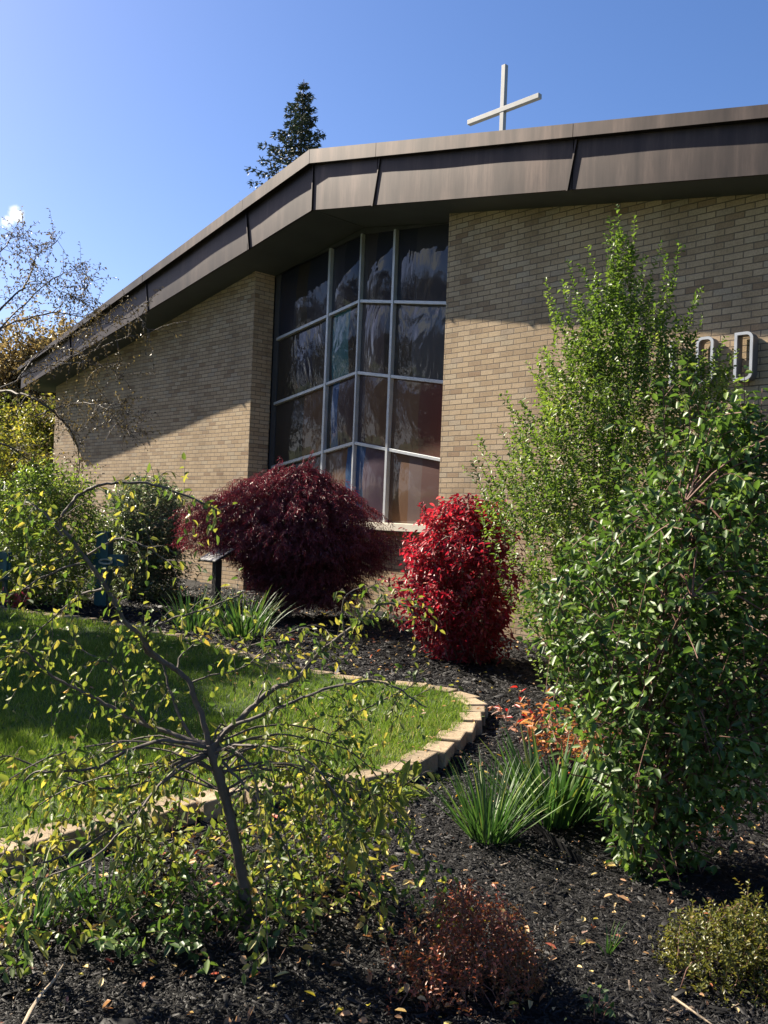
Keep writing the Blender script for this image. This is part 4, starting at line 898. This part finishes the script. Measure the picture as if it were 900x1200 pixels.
# farther trees at the left behind the corner of the church
gp, op, rp = at(2, 600, 38), at(28, 600, 29.5), at(-15, 600, 26)
broad('golden_tree', 'tall golden-brown tree rising behind the overhanging branches at left', gp[:2], 12.0, GOLD, 3, .22, .11, kids=4, first=.2, r=.28, ang=.7, tlen=1.3, ntw=12)
broad('olive_tree', 'olive and yellow leafy tree beyond the left corner of the church', op[:2], 6.6, OLIVE, 3, .16, .09, kids=4, first=.15, r=.16, ang=.75, tlen=.9, ntw=8)
broad('roadside_tree', 'lower bushy tree at the far left, below the golden one', rp[:2], 5.0, OLIVE, 3, .13, .08, kids=3, first=.15, r=.14, ang=.75, tlen=.8, ntw=9)
# trees on the other side of the lawn: they shade it and show in the glass
SP2 = SM
for i, (x, y, h) in enumerate([(-29, -6, 12), (-24, -13, 13), (-36, -16, 14)]):
    broad('bare_tree', ['half-bare tree across the lawn, mirrored in the left window panes', 'half-bare tree farther left across the lawn, mirrored in the middle panes', 'farthest half-bare tree across the lawn, mirrored in the right panes'][i], (x, y), h, SM, 3, .2, .18, kids=4, first=.3, r=.25, ang=.55, tlen=1.2, ntw=3)

# spruce behind the roof
def spruce():
    NE = leafmat('spruce_needles', [(0, (.018, .03, .016)), (.5, (.035, .055, .03)), (.85, (.06, .08, .05)), (1, (.11, .09, .05))], .1, .55, .3)
    top = at(356, 93, 36.5); base = A([top[0], top[1], float(gz(top[0], top[1]))-.1]); pl = Plant('spruce_tree', 'dark pointed spruce rising behind the church roof peak', 'tree', base)
    pl.wood(A([base, base*.5+top*.5, top]), [.28, .15, .012], 8); H = top[2]-base[2]
    z = .25
    while z < H*.72:
        nb = 5 if z > 1 else 4; a0 = rng.uniform(0, 6.28)
        for k in range(nb):
            a = a0+k*2*math.pi/nb+rng.normal(0, .25); R_ = (.10+.53*z if z < 4.5 else 2.9+(z-4.5)*.22)*rng.uniform(.55, 1.2); o = A([math.cos(a), math.sin(a), 0]); s0 = top-A([0, 0, z])
            drp = .10+.04*z; P = smoothline([s0, s0+o*R_*.5+A([0, 0, -drp*R_*.6]), s0+o*R_+A([0, 0, -drp*R_*.7+.08])], 5); pl.wood(P, [.03, .006], 4)
            n = int(R_*46)+10; t = rng.random(n)**.8; i = np.minimum((t*(len(P)-1)).astype(int), len(P)-2); S = A([-o[1], o[0], 0]); lat = rng.uniform(-1, 1, n)*(.32*(1-t)+.10)*min(1, R_)
            Q = P[i]+S*lat[:, None]+A([0, 0, -1])*np.abs(rng.normal(0, .07, n))[:, None]
            D = nrm(o*.8+S*np.sign(lat)[:, None]*.8+A([0, 0, -.25])+rng.normal(0, .35, (n, 3))); pl.L.add(Q, D, rng.normal(0, 1, (n, 3)), rng.uniform(.10, .24, n), .06, rng.random(n))
            pl.L.add(Q+rng.normal(0, .03, Q.shape), nrm(D+rng.normal(0, .5, (n, 3))), rng.normal(0, 1, (n, 3)), rng.uniform(.08, .2, n), .05, rng.random(n))
        z += rng.uniform(.24, .42) if z < 6 else .5
    pl.done(NE, BARK, 'crown', 'trunk', simple=True)
spruce()
